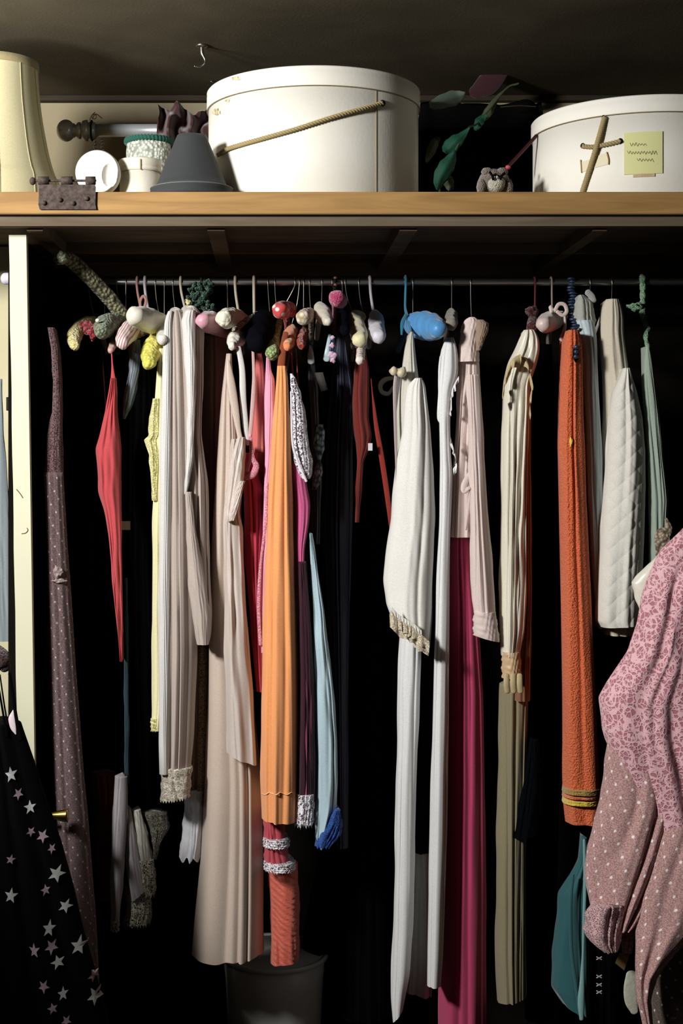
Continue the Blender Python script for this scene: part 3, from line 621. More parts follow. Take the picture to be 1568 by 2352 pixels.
M_sat_cream = satin('cream_satin', '#e6e0cf'); M_sat_pink = satin('pink_satin', '#e0a3b2'); M_sat_white = satin('white_satin', '#ebe8dc')
hanger('padded hanger tip in cream yellow knit, leftmost of the short tips', (204, 216, 722), [(216, 741, 15), (197, 742, 15), (178, 757, 17), (169, 778, 17), (172, 795, 11)], mat('cream_knit', '#e0d69c', .9, 'knit', .2, col2='#b3a467'), hr=.0016, wire=mat('olive_wrap', '#5d5636', .9, 'plain', 0))
b = put('red_crochet_flower', *join(blobm(P(206, 752, 2.86), .012, .01, .012, 12, .3, 3), blobm(P(213, 762, 2.84), .009, .008, .013, 12, .3, 5), blobm(P(196, 746, 2.87), .013, .008, .008, 12, .3, 9)), mat('red_crochet', '#a8323a', .9, 'crochet', .2, col2='#4a1216')); tag(b, 'small red crochet flower between yellow and sage hanger tips', 'ornament')
hanger('sage green knitted padded hanger tip between yellow knit and long green arm', (240, 240, 722), [(275, 742, 20), (255, 746, 27), (240, 752, 26), (233, 764, 15)], mat('sage_knit', '#8a9478', .9, 'knit', .2, col2='#454a38'))
h = hanger('long olive crochet hanger arm tipped up to the left with a ball end', (268, 290, 735), [(290, 735, 16), (255, 690, 17), (215, 648, 17), (178, 610, 17), (155, 593, 16), (143, 592, 14)], mat('olive_crochet', '#8d8a68', .9, 'crochet', .2, col2='#2c2a1c', scale=130), tip=2.84, back=False)
put('ball_end', *blobm(P(139, 592, 2.83), .015, .015, .014, 18, .08, 2), mat('pale_sage', '#a3ab8c', .9, 'knit', .2, col2='#6c7258'), h)
put('bead', *blobm(P(224, 736, 2.80), .0045, .004, .004, 8, 0), M_sat_white, h)
hanger('tiny pale pink hanger tip hanging lowest beside the striped one', (290, 285, 765), [(275, 772, 11), (262, 788, 10), (254, 805, 7)], satin('blush_satin', '#d4a096'))
hanger('pink and white pinstriped padded hanger tip under the cream satin roll', (315, 325, 708), [(326, 750, 22), (303, 756, 24), (287, 772, 22), (281, 788, 15)], mat('pinstripe', '#e3dcd8', .8, 'stripe', .1, col2='#b8686c'), hr=.0026, wire=mat('dusty_pink_wrap', '#96706a', .9, 'plain', 0))
o_ = hanger('fat cream satin padded hanger rolling to the right, white at its end', (333, 342, 712), [(385, 748, 17), (362, 742, 26), (335, 734, 28), (310, 726, 22)], M_sat_cream, hr=.003, wire=mat('lilac_wrap', '#a7a2a5', .9, 'plain', 0), back=False)
put('ribbon_loop', *tubem([P(323, 712, 2.96), P(322, 692, 2.96), P(329, 680, 2.96), P(335, 690, 2.96), P(330, 712, 2.96)], .003, 40, 8, flat=.4), mat('dusty_pink_wrap', ''), o_)
hanger('bright yellow crochet padded hanger drooping down beside the white gown', (357, 372, 745), [(378, 760, 15), (362, 782, 20), (348, 808, 23), (342, 836, 14)], mat('yellow_crochet', '#e2dc6a', .9, 'knit', .2, col2='#c0b848', scale=120), wrap=lambda L, t: .10*math.sin(L*150+t*2))
hanger('white puffed hanger end half hidden by the first white gown', (378, 377, 722), [(380, 742, 12), (374, 765, 15), (372, 780, 12)], M_sat_white)
hanger('steel hook and hidden arm over the first blush gown', (397, 403, 712), [(403, 722, 16), (405, 728, 18)], M_sat_cream, tip=2.86)
hanger('cream wrapped hook and arm under the white draped robe', (415, 427, 708), [(430, 718, 16), (438, 722, 20)], M_sat_white, hr=.0028, wire=mat('cream_wrap', '#ada491', .9, 'plain', 0), tip=2.87)
hanger('shiny pink satin padded hanger tip next to the cream one', (460, 488, 716), [(520, 757, 18), (500, 748, 24), (480, 739, 25), (466, 737, 17)], M_sat_pink)
o_ = hanger('cream puckered hanger tip pointing left above the pointed white one', (522, 523, 708), [(558, 742, 15), (545, 733, 21), (527, 731, 24), (515, 732, 20)], mat('puckered_cream', '#e9e5d2', .7, 'knit', .2, col2='#cfc9ac', scale=90))
hanger('pointed white padded hanger tip hanging below the puckered cream one', (540, 549, 716), [(552, 745, 8), (546, 770, 20), (540, 780, 20), (532, 797, 8)], mat('puckered_white', '#eeece2', .7, 'knit', .2, col2='#dcd8c8', scale=70), hr=.003, wire=mat('cream_wrap', ''))
hanger('straight cream wrapped hook with a thin knotted cream arm', (583, 584, 722), [(592, 722, 8), (575, 732, 7), (555, 745, 7), (538, 757, 6)], mat('knotted_cream', '#a9a58f', .9, 'crochet', .2, col2='#4c483a', scale=140), hr=.0032, wire=mat('cream_wrap', ''), back=False)
hanger('black padded hanger arm between knotted cream and green tips', (615, 620, 715), [(606, 740, 30), (596, 765, 34), (590, 790, 22)], mat('black_felt', '#0b0b12', .95, None, .1))
hanger('green knitted hanger tip swelling to a pale end', (631, 637, 720), [(640, 738, 8), (635, 765, 10), (628, 790, 14), (625, 812, 16)], mat('pale_green_knit', '#a5b87c', .9, 'knit', .2, col2='#5f6e3e'))
hanger('red and white printed padded hanger tip, round', (677, 655, 690), [(665, 712, 16), (650, 712, 20), (642, 713, 17)], mat('red_print', '#c94a4a', .7, 'print', .1, col2='#ecdfd8', scale=75), wrap=lambda L, t: .12*math.sin(t*3+L*60))
hanger('orange knitted padded hanger tip with a cream middle', (687, 668, 745), [(672, 755, 10), (666, 770, 17), (662, 785, 16), (660, 797, 9)], mat('orange_knit', '#e0885a', .9, 'print', .2, col2='#eddcb0', scale=48))
hanger('brick red dotted hanger tip under the beige puckered one', (697, 696, 752), [(700, 760, 9), (693, 775, 13), (690, 788, 12), (693, 797, 6)], mat('brick_knit', '#c0472c', .9, 'knit', .2, col2='#5e1c12', scale=110))
hanger('beige puckered hanger tip above the brick red one', (710, 713, 708), [(712, 720, 13), (703, 726, 18), (696, 730, 17)], mat('beige_pucker', '#dfd3bc', .8, 'knit', .2, col2='#a8977a', scale=90))
hanger('cream hanger tip slanting down right, left of the magenta one', (739, 738, 697), [(735, 708, 15), (742, 722, 19), (747, 731, 16), (753, 739, 9)], mat('plain_cream', '#ded5c2', .75, None, .2))
hanger('magenta fuzzy padded hanger tip right under the rail', (762, 768, 665), [(785, 695, 10), (778, 690, 18), (773, 685, 19)], mat('magenta_fuzz', '#cc3a72', .95, 'terry', .6, col2='#8c1f4a'))
o_ = hanger('dark beaded hook with copper beads above the magenta hanger tip', (771, 771, 668), None, None, name='beaded_hanger')
for k_ in range(5): put('bead', *blobm(P(770, 638+k_*8, 2.985), .0042, .004, .0034, 8, 0), mat('copper_bead' if k_ % 2 == 0 else 'dark_bead', '#8a6250' if k_ % 2 == 0 else '#141010', .35, 'metal', 0, metal=.5), o_)
hanger('black hanger hidden in dark clothes, hook right of the magenta tip', (785, 790, 700), [(790, 720, 12), (792, 760, 12)], mat('black_felt', ''))
hanger('cream yellow bell shaped padded hanger tip over a flowered knit tip', (823, 833, 715), [(815, 728, 15), (820, 750, 19), (824, 768, 20), (826, 782, 17)], mat('pale_yellow_satin', '#e6deb0', .5, None, .3))
hanger('narrow white and mauve knitted hanger tip below the cream bell one', (792, 812, 722), [(832, 785, 10), (829, 805, 10), (826, 828, 10)], mat('mauve_print', '#e0d4cc', .9, 'print', .1, col2='#96687a', scale=120))
hanger('lilac white padded hanger tip hanging from a thick lilac hook', (849, 858, 712), [(862, 728, 16), (864, 750, 19), (866, 766, 19), (870, 774, 15)], mat('lilac_white', '#d9d5df', .6, None, .3), hr=.0032, wire=mat('lilac_wrap', ''))
# blue ruched
M_blue = satin('blue_satin', '#4f95cf')
hanger('blue ruched satin padded hanger tip pointing right', (947, 948, 718), [(940, 738, 16), (955, 745, 25), (975, 748, 30), (995, 752, 27), (1008, 757, 17)], M_blue, wrap=lambda L, t: .12*abs(math.sin(L*95+.5*math.sin(t*2)))+.03*math.sin(L*300+3*t), tip=2.76)
M_teal = satin('teal_ribbon', '#2d7f9c')
tb = empty('teal_ribbon_hanger', tuple(P(930, 700, 2.97)), 'teal ribbon wrapped hook with a bow tail beside the blue satin tip', 'hanger', GH)
put('ribbon_hook', *tubem([P(929, 640, 3.012), P(931, 636, 3.0), P(932, 645, 2.985), P(931, 680, 2.97), P(931, 710, 2.95), P(937, 735, 2.9), P(944, 765, 2.83)], [.004, .0045, .0045, .0045, .005, .006, .003], 60, 12, flat=.6), M_teal, tb)
put('bow_tail', *tubem([P(932, 722, 2.9), P(924, 742, 2.88), P(922, 768, 2.87)], [.003, .004, .002], 20, 8, flat=.3), M_teal, tb)
hanger('grey cream padded hanger tip pointing at the viewer, right of blue', (1036, 1037, 706), [(1037, 720, 12), (1036, 735, 15), (1036, 745, 14)], mat('grey_cream', '#8e867a', .85, None, .2))
hanger('thin steel hook inside the collar of the pink long sleeved robe', (1079, 1083, 735), [(1085, 748, 10), (1084, 760, 10)], M_sat_cream, tip=2.88)
o_ = hanger('maroon crocheted hook cover over the cream satin robe', (1227, 1228, 715), [(1225, 735, 12), (1222, 750, 13)], mat('maroon_knit', '#5c2226', .95, 'crochet', .2, col2='#210a0c'), hr=.0022, wire=mat('maroon_wrap', '#5c2226', .9, 'plain', 0), tip=2.87)
put('hook_cover', *blobm(P(1221, 716, 2.95), .014, .012, .012, 16, .12, 4), mat('maroon_knit', ''), o_)
o_ = hanger('blush satin padded hanger tip with a bow, left of the orange robe', (1265, 1268, 712), [(1288, 728, 14), (1272, 735, 21), (1257, 741, 23), (1248, 745, 17)], satin('blush_cream', '#d9c4bd'), hr=.0022, wire=mat('beige_wrap', '#8d7b70', .9, 'plain', 0))
put('ribbon_bow', *join(tubem([P(1275, 712, 2.84), P(1283, 699, 2.84), P(1296, 700, 2.84), P(1301, 715, 2.84), P(1292, 724, 2.84), P(1280, 716, 2.84)], .004, 40, 8, flat=.4), tubem([P(1268, 712, 2.85), P(1264, 705, 2.85), P(1266, 716, 2.85)], .004, 20, 8), tubem([P(1296, 722, 2.84), P(1297, 750, 2.84), P(1289, 780, 2.84)], [.002, .003, .0045], 30, 8, flat=.4)), MC['blush_cream'], o_)
# navy twisted cord hook
M_navyb = mat('navy_beads', '#26354d', .35, 'plain', 0, spec=.6)
nv_ = empty('navy_beaded_hanger', tuple(P(1312, 760, 2.9)), 'navy beaded rope hook running down into the orange robe', 'hanger', GH)
for k_ in range(19):
    y_ = 640+k_*6.7+ (25 if k_ > 17 else 0); d_ = 2.985-.010*k_; put('bead', *blobm(P(1311+3*math.sin(k_*1.3)+k_*.5, y_, d_), .0085, .007, .0030, 9, .1, k_), M_navyb, nv_)
put('hook', *tubem([(X(1311, 3.0), 3.0085, RZ), (X(1311, 3.0), 3.0, RZ+.0095), (X(1311, 3.0), 2.9915, RZ), P(1312, 700, 2.96), P(1318, 760, 2.88)], .0018, 40, 8), M_wire, nv_)
hanger('steel hook standing out of the pale blue gown collar', (1353, 1354, 678), [(1354, 690, 8), (1352, 705, 10)], M_sat_white, tip=2.88)
hanger('steel hook and arm inside the quilted cream jacket collar', (1403, 1404, 688), [(1405, 700, 10), (1408, 730, 12)], M_sat_cream, tip=2.88)
M_grb = mat('green_ribbon', '#9dbb9c', .7, 'terry', .2, col2='#4b7f57')
gh = empty('green_ribbon_hanger', tuple(P(1478, 720, 2.95)), 'twisted pale green ribbon hook at the right end of the rail', 'hanger', GH)
put('ribbon_hook', *tubem([P(1474, 650, 3.012), P(1475, 636, 3.0), P(1476, 650, 2.985), P(1476, 690, 2.96), P(1475, 715, 2.93), P(1481, 740, 2.9), P(1487, 755, 2.88), P(1483, 775, 2.86), P(1488, 800, 2.84)], [.005, .006, .0062, .006, .007, .0055, .006, .005, .004], 90, 12, bumpf=lambda L, t: .18*math.sin(L*260+t*2)), M_grb, gh)
put('bow_tail', *blobm(P(1458, 705, 2.93), .016, .01, .008, 12, .3, 4), M_grb, gh)
# green crochet ornament
gc = empty('green_crochet', tuple(P(460, 700, 2.97)), 'dark green crochet lace leaves hung on the rail', 'ornament')
M_gc = mat('dark_green_crochet', '#17553c', .9, 'crochet', .2, col2='#06180f', scale=260)
rs = np.random.RandomState(5)
put('thread_loop', *ring((X(462, 3.0), 3.0, RZ-.004), .013, .0011), M_gc, gc)
for x_, y_, r_ in ((448, 668, 15), (470, 665, 18), (478, 655, 12), (455, 685, 18), (438, 690, 12), (470, 700, 16), (482, 708, 11), (452, 658, 9), (462, 680, 17)):
    pts = [P(x_+r_*(.75+.25*math.cos(5*t+x_))*math.cos(t), y_+r_*(.75+.25*math.sin(4*t+y_))*math.sin(t), 2.95+.008*math.sin(3*t)) for t in np.linspace(0, 2*PI, 22)]
    put('crochet_loop', *tubem(pts, .0032, 60, 8, cap=False, bumpf=lambda L, t: .3*math.sin(L*900)), M_gc, gc)
    pts = [P(x_+r_*.45*math.cos(t), y_+r_*.45*math.sin(t), 2.948) for t in np.linspace(0, 2*PI, 16)]
    put('crochet_loop', *tubem(pts, .0028, 40, 8, cap=False, bumpf=lambda L, t: .3*math.sin(L*900)), M_gc, gc)
put('cream_bud', *blobm(P(433, 692, 2.945), .006, .005, .008, 10, .2, 2), mat('cream_knit', ''), gc)

# ------------------------------------------------------------------ garments, left to right
cl = lambda n, c, **k: mat(n, c, .85, None, .2, .25, 900, **k)
M_mauve = mat('mauve_dotted_net', '#6f5a5b', .9, 'dots', .2, alpha=.96, col2='#b9a6a0', scale=1/.021)
M_mlace = mat('mauve_lace', '#6e5053', .9, 'lacedense', .2, col2='#2f2022', scale=90)
S = garment('dotted_gown', 'dusty mauve dotted net gown hanging closest to the cream upright', 'nightgown',
    [(1085, 98, 142), (1200, 103, 148), (1400, 108, 160), (1600, 112, 175), (1800, 118, 190), (2000, 130, 205), (2200, 150, 220), (2370, 160, 230), (2520, 168, 238)], 2.765, M_mauve, seed=3, folds=2.2, amp=.01)
loft('lace_bodice', [(752, 108, 124), (800, 116, 132), (870, 121, 136), (950, 118, 139), (1000, 104, 141), (1095, 99, 142)], 2.77, M_mlace, par=S.o, folds=2, amp=.004)
q = S.y(134, 1320); put('net_rosette', *join(blobm(P(133, 1315, q-.003), .009, .004, .012, 12, .2, 1), blobm(P(136, 1334, q-.003), .013, .003, .004, 12, .2, 5)), mat('mauve_pale', '#a58f8c', .9, 'knit', .2), S.o)
M_navy = cl('navy_black', '#07090d'); M_blk = cl('black_cloth', '#050505'); M_nvb = cl('dark_navy', '#0a1330')
garment('dark_robe', 'near black long robe between the mauve gown and the red camisole', 'robe', [(740, 190, 205), (780, 172, 220), (820, 160, 230), (1000, 150, 232), (1300, 165, 245), (1600, 178, 275), (1795, 195, 290)], 3.02, M_navy, seed=5, T=0.1)
garment('black_nightgown', 'black long gown left of the yellow ruffle, hem above pale lace', 'nightgown', [(755, 322, 334), (800, 302, 345), (960, 285, 352), (1300, 284, 352), (1600, 288, 365), (1872, 294, 392)], 2.99, M_blk, seed=6, T=0.08)
M_red = cl('red_jersey', '#c44b50')
S = garment('red_camisole', 'bright red camisole hanging from one thin strap', 'camisole', [(868, 254, 265), (900, 249, 267), (950, 238, 269), (1000, 225, 274), (1030, 215, 277), (1060, 219, 277), (1100, 223, 275), (1130, 223, 275), (1180, 238, 276), (1230, 247, 277), (1300, 254, 279), (1400, 263, 281), (1460, 270, 281), (1520, 275, 280)], 2.84, M_red, seed=8, folds=2, amp=.009, wr=.003, T=.1)
ribbon('strap', [(256, 808, 1.5), (258, 840, 2.2), (260, 872, 6)], M_red, S.o, .5, 2.845)
ribbon('strap', [(234, 800, 1.2), (238, 860, 1.6), (241, 905, 1.4), (243, 950, 1.2)], cl('dark_strap', '#2c1512'), S.o, .5, 2.90)
M_gblue = satin('grey_blue_satin', '#6e7780')
garment('grey_blue_slip', 'grey blue satin strap end of a slip under the pinstriped hanger', 'slip', [(780, 300, 322), (850, 295, 320), (900, 285, 311), (930, 281, 304), (962, 281, 287)], 2.885, M_gblue, seed=9, folds=2, T=.05, amp=.006)
garment('teal_dress', 'thin dark teal edge of a dress behind the red camisole', 'dress', [(1330, 284, 292), (1500, 284, 294), (1800, 286, 296)], 2.89, cl('dark_teal', '#1d3a42'), seed=10, folds=1, T=.05)
o = put('swing_tag', *boxm(*[P(278, 1217, 2.9)[0], P(299, 1217, 2.9)[0]], 2.899, 2.901, P(0, 1217, 2.9)[2], P(0, 1197, 2.9)[2]), mat('tag_paper', '#a89f92', .9, 'plain', 0), smooth=False); tag(o, 'small pale paper tag right of the red camisole', 'tag')
garment('red_skirt', 'dark red skirt showing below the near black robe', 'skirt', [(1780, 205, 262), (1850, 212, 262), (1900, 215, 260), (2070, 222, 256)], 2.92, cl('deep_red', '#6e1c1e'), seed=11, T=0.06)
M_sheer = mat('grey_sheer', '#a9a2a6', .8, None, .3, .2, alpha=.93)
M_glace = mat('grey_lace', '#b9b5a4', .9, 'lace', .2, col2='#4a483c', scale=90)
S = garment('lace_slip', 'sheer lilac grey slip with lace hem below the black gown', 'slip', [(1785, 262, 292), (1850, 258, 291), (1950, 254, 287), (2050, 251, 279), (2125, 253, 273)], 2.86, M_sheer, seed=12, folds=1.6, amp=.006, T=.06)
lace_strip([(2118, 253, 274), (2142, 252, 272)], 2.855, M_glace, S.o, jag=4, T=.05)
loft('skirt_fold', [(1860, 280, 300), (1950, 283, 315), (2020, 290, 330), (2060, 302, 336)], 2.88, M_sheer, par=S.o, folds=1.5, T=.03, hem=-30)
loft('skirt_fold', [(1862, 302, 322), (1920, 304, 338), (1985, 309, 350)], 2.89, cl('pale_grey_chiffon', '#b3b1a6'), par=S.o, folds=1.5, T=.03)
lace_strip([(1978, 308, 352), (2040, 318, 358), (2062, 330, 352)], 2.888, M_glace, S.o, jag=9, T=.03)
lace_strip([(2045, 283, 338), (2100, 288, 348), (2132, 278, 342)], 2.893, M_glace, S.o, jag=9, T=.03)
lace_strip([(1872, 322, 382), (1905, 340, 388), (1940, 350, 368), (1975, 352, 358)], 2.90, mat('dim_lace', '#5f5c4e', .9, 'lace', .2, col2='#2c2a22', scale=90), S.o, jag=6, T=.03)
# yellow ruffle gown
M_yel = cl('pale_yellow_cotton', '#e9e5b4'); M_yelace = mat('yellow_eyelet', '#e6e2a6', .9, 'lacedense', .2, col2='#b5ae66', scale=110)
S = garment('yellow_nightgown', 'pale yellow nightgown with ruffled edge, left of the white gown', 'nightgown', [(800, 366, 376), (850, 360, 380), (915, 356, 380), (1000, 352, 380), (1100, 352, 382), (1200, 349, 385), (1400, 347, 385), (1600, 347, 385), (1655, 346, 380), (1680, 346, 376)], 2.83, M_yel, seed=15, folds=3, amp=.006, T=.1)
loft('ruffle', [(915, 350, 366), (930, 347, 368), (960, 341, 368), (1000, 340, 368), (1010, 328, 366), (1025, 333, 366), (1045, 341, 366), (1080, 344, 364), (1120, 347, 362), (1150, 349, 360)], 2.825, M_yelace, par=S.o, folds=4, amp=.01, T=.03, smooth=1, grow=1)
lace_strip([(1652, 345, 362), (1681, 346, 361)], 2.828, M_yelace, S.o, jag=3, T=.05)
# first white / blush gown
M_blush = mat('blush_nylon', '#c9bab0', .6, None, .35, .15, 800, trans=.15); M_ivory = mat('ivory_and_lit_blush_nylon', '#e2e0dc', .6, None, .3, .15, 800, trans=.1)
M_ilace = mat('ivory_lace', '#dcd4c4', .9, 'lacedense', .2, col2='#a3957f', scale=100)
S = garment('blush_nightgown', 'long blush nightgown with a painted lit strip and lace hem, leftmost of the pale gowns', 'nightgown', [(712, 388, 414), (722, 378, 422), (750, 374, 425), (800, 372, 430), (900, 368, 436), (1000, 366, 440), (1200, 364, 446), (1500, 363, 450), (1700, 364, 442), (1785, 365, 436)], 2.8, M_blush, seed=21, folds=3.4, amp=.013, T=0.16)
loft('lit_strip', [(714, 386, 396), (730, 377, 394), (800, 373, 394), (1000, 367, 392), (1200, 364, 391), (1500, 362, 389), (1700, 364, 386), (1780, 366, 386)], 2.793, M_ivory, par=S.o, folds=1.2, amp=.005, T=.02, sharp=1)  # paler strip puts the light on the gown's left side into colour
lace_strip([(1768, 366, 440), (1800, 367, 437), (1843, 366, 434)], 2.795, M_ilace, S.o, jag=7, seed=4, hem=-10)
# draped ivory robe on pink hanger
S = garment('ivory_robe', 'ivory robe with narrow folded sleeves draped over its hanger, right of the blush nightgown', 'robe', [(706, 425, 450), (716, 415, 462), (740, 407, 466), (800, 412, 466), (900, 418, 466), (1000, 424, 462), (1100, 426, 475), (1250, 430, 480), (1400, 440, 486), (1460, 445, 484), (1482, 455, 478)], 2.8, M_blush, seed=23, folds=2.8, amp=.012, T=0.12)
loft('lit_fold', [(712, 425, 448), (735, 414, 449), (760, 417, 449), (850, 425, 450), (950, 430, 448), (1050, 428, 443), (1110, 424, 434), (1135, 424, 428)], 2.780, M_ivory, par=S.o, folds=1.4, amp=.006, T=.02)  # paler fold, the robe's lit side put into colour
loft('sleeve', [(1130, 424, 440), (1230, 428, 450), (1330, 430, 470), (1420, 440, 483), (1482, 452, 478)], 2.777, M_blush, par=S.o, folds=1.6, amp=.006, T=.03)
S = garment('taupe_lace_gown', 'taupe gown with a lace side strip behind the blush gowns', 'nightgown', [(1380, 425, 475), (1500, 428, 477), (1700, 430, 474), (1850, 432, 468), (1880, 433, 465)], 2.9, cl('taupe', '#a08a6c'), seed=24, folds=3, T=0.06)
loft('lace_side', [(1480, 456, 477), (1700, 454, 476), (1850, 452, 468)], 2.888, mat('taupe_lace', '#b39a7c', .9, 'lacedense', .2, col2='#6e5a44', scale=90), par=S.o, T=.03, folds=1.5)
S = garment('white_petticoat', 'white petticoat hem flaring below the taupe lace gown', 'petticoat', [(1820, 424, 468), (1880, 420, 466), (1940, 414, 464), (1978, 409, 460)], 2.88, cl('cool_white', '#dddde2'), seed=26, folds=3, amp=.012, T=.08, hemw=6)
# dark brown sheer
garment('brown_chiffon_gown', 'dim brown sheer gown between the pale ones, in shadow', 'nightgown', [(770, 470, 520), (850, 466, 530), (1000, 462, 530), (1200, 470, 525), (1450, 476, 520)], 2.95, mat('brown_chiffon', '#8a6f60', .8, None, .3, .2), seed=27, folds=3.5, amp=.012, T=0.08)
# peach gowns
M_peach = mat('peach_satin', '#d8c5b5', .45, None, .35, .15, 700, spec=.4, trans=.12); M_peachl = mat('light_peach_satin', '#dfd0c6', .42, None, .35, .15, 700, spec=.4, trans=.12)
S = garment('peach_nightgown', 'longest peach satin nightgown with a wide flaring hem', 'nightgown', [(812, 520, 532), (850, 515, 534), (900, 508, 540), (960, 503, 546), (1000, 500, 550), (1100, 494, 553), (1200, 488, 553), (1300, 484, 555), (1400, 479, 560), (1500, 476, 575), (1650, 474, 585), (1800, 468, 598), (1950, 458, 603), (2100, 445, 606), (2215, 436, 607)], 2.83, M_peach, seed=31, folds=4.3, amp=.018, T=0.1, hem=-8, hemw=2, drift=.35, grow=.3)
S = garment('champagne_nightgown', 'champagne satin gown with wide straps and twisted bodice, over the peach nightgown', 'nightgown', [(1008, 530, 562), (1030, 526, 563), (1080, 525, 562), (1130, 519, 556), (1180, 514, 548), (1215, 511, 556), (1300, 513, 560), (1400, 515, 566), (1500, 513, 572), (1600, 516, 580), (1750, 520, 590)], 2.775, M_peachl, seed=33, folds=2.3, amp=.012, T=.05, wr=.003, hem=30, sharp=.9)
ribbon('strap', [(548, 800, 6), (556, 850, 7), (558, 920, 8), (563, 970, 7), (568, 1020, 4)], M_ivory, S.o, .35, 2.80)
ribbon('strap', [(524, 830, 4), (530, 880, 10), (540, 940, 9), (547, 985, 6), (552, 1010, 6)], M_peach, S.o, .35, 2.79)
loft('bodice_fold', [(1004, 546, 562), (1025, 538, 563), (1055, 529, 562), (1085, 524, 561), (1115, 521, 558), (1150, 518, 552), (1180, 518, 542), (1198, 521, 530)], 2.762, M_peachl, par=S.o, folds=1.7, amp=.007, T=.03, nv=60, grow=1, df=.35, seed=3)
loft('bodice_fold', [(1105, 552, 561), (1125, 542, 558), (1150, 536, 552), (1175, 531, 545), (1196, 528, 538)], 2.754, M_peachl, par=S.o, folds=1, amp=.004, T=.03, nv=40, grow=1, df=.35, seed=8)
# coral / crimson
M_coral = mat('coral_chiffon', '#cf6a64', .7, None, .3, .4, 500); M_crim = cl('crimson_crepe', '#b8384c')
S = garment('crimson_nightgown', 'crimson gown right of the champagne bodice', 'nightgown', [(1040, 562, 590), (1090, 560, 592), (1120, 558, 604), (1200, 560, 606), (1300, 562, 605), (1450, 576, 606), (1590, 588, 608)], 2.815, M_crim, seed=35, folds=2.5, amp=.012, T=0.07)
S = garment('coral_negligee', 'coral pleated negligee with lace edged neckline and thin pink straps', 'nightgown', [(800, 588, 600), (840, 586, 606), (868, 586, 610), (900, 582, 612), (950, 578, 612), (1000, 574, 612), (1050, 572, 612), (1120, 580, 614), (1300, 590, 614), (1500, 596, 614)], 2.86, M_coral, seed=36, folds=5, amp=.009, T=0.08)
M_place = mat('pink_lace', '#e2a0b0', .9, 'lacedense', .2, col2='#c06078', scale=150)
ribbon('strap', [(580, 790, 3), (583, 860, 4), (582, 900, 5), (578, 960, 5), (574, 1010, 4), (578, 1040, 3), (568, 1080, 4)], cl('pale_strap', '#d0a9a6'), S.o, .4, 2.795)
ribbon('lace_trim', [(574, 1000, 4), (580, 1050, 5), (588, 1070, 7), (580, 1090, 8), (566, 1098, 5)], M_place, S.o, .5, 2.787)
ribbon('lace_trim', [(614, 1110, 2), (612, 1150, 3), (610, 1200, 4), (600, 1280, 3), (596, 1330, 4), (594, 1400, 4), (598, 1480, 4)], M_place, S.o, .5, 2.80)
S = garment('pink_slip', 'light pink slip with a straight top edge between coral and orange', 'slip', [(820, 611, 620), (858, 609, 624), (864, 608, 630), (950, 608, 630), (1050, 608, 628), (1120, 606, 620), (1300, 604, 618), (1500, 600, 616)], 2.80, cl('candy_pink', '#e2a4be'), seed=38, folds=1.6, amp=.006, T=.12)
# orange gown
M_or = mat('orange_brushed_nylon', '#f7a566', .8, None, .4, .2)
S = garment('orange_nightgown', 'long light orange nightgown in the centre with a stitched hem', 'nightgown', [(840, 636, 658), (870, 634, 662), (950, 628, 665), (1050, 622, 668), (1150, 615, 672), (1300, 608, 677), (1500, 602, 683), (1650, 598, 685), (1800, 598, 683), (1893, 601, 679)], 2.765, M_or, seed=2, folds=2.2, amp=.015, T=.22, sharp=.8, drift=.2, hem=6)
ribbon('strap', [(656, 765, 6, 2.83), (650, 800, 8, 2.80), (645, 845, 9, 2.775)], cl('burnt_orange_strap', '#8f4526'), S.o, .35)
ribbon('strap', [(664, 790, 5, 2.83), (660, 815, 5, 2.81), (655, 850, 6, 2.785)], cl('burnt_orange_strap', ''), S.o, .35)
ribbon('hem_stitching', [(600+k*8.5, 1823+3*math.sin(k*2.1), 1.6, S.y(min(678, 600+k*8.5), 1826)-.0015) for k in range(10)], cl('pale_orange', '#f6bd88'), S.o, .5)
# lace bodice magenta gown
M_wlace = mat('white_lace', '#e4e0e6', .85, 'lace', .2, col2='#8a7f8c', scale=55)
S = garment('magenta_nightgown', 'magenta and plum gown with a white lace bodice, right of the orange gown', 'nightgown', [(1060, 668, 694), (1120, 672, 705), (1160, 676, 713), (1200, 678, 711), (1260, 680, 700), (1330, 682, 698), (1450, 683, 712), (1600, 684, 722), (1840, 680, 722)], 2.79, cl('magenta_crepe', '#cc5c8c'), seed=41, folds=1.8, amp=.008, T=0.08)
loft('lower_skirt', [(1290, 683, 703), (1400, 684, 712), (1600, 685, 723), (1800, 682, 724), (1850, 680, 722)], 2.787, cl('plum', '#3c1526'), par=S.o, T=.11, folds=3)
loft('lace_bodice', [(858, 666, 671), (868, 666, 680), (885, 666, 684), (900, 667, 692), (920, 668, 694), (945, 668, 701), (965, 668, 703), (1000, 669, 708), (1030, 670, 712), (1060, 674, 718), (1090, 688, 716), (1100, 694, 712)], 2.772, M_wlace, par=S.o, T=.05, folds=1.5, amp=.006, smooth=1)
ribbon('lace_edge', [(668, 900, 2), (671, 1010, 2.5), (680, 1050, 3), (692, 1080, 3), (703, 1105, 3)], cl('white_cord', '#e8e4ea'), S.o, .5, 2.764)
ribbon('strap', [(668, 800, 1.4), (670, 830, 1.8), (672, 868, 2)], cl('coral_cord', '#b0504a'), S.o, .6, 2.81)
ribbon('strap', [(679, 800, 1.2), (682, 840, 1.4), (684, 885, 1.6)], cl('coral_cord', ''), S.o, .6, 2.83)
lace_strip([(1828, 678, 722), (1860, 678, 722), (1902, 673, 720)], 2.782, M_wlace, S.o, jag=9, T=.09)
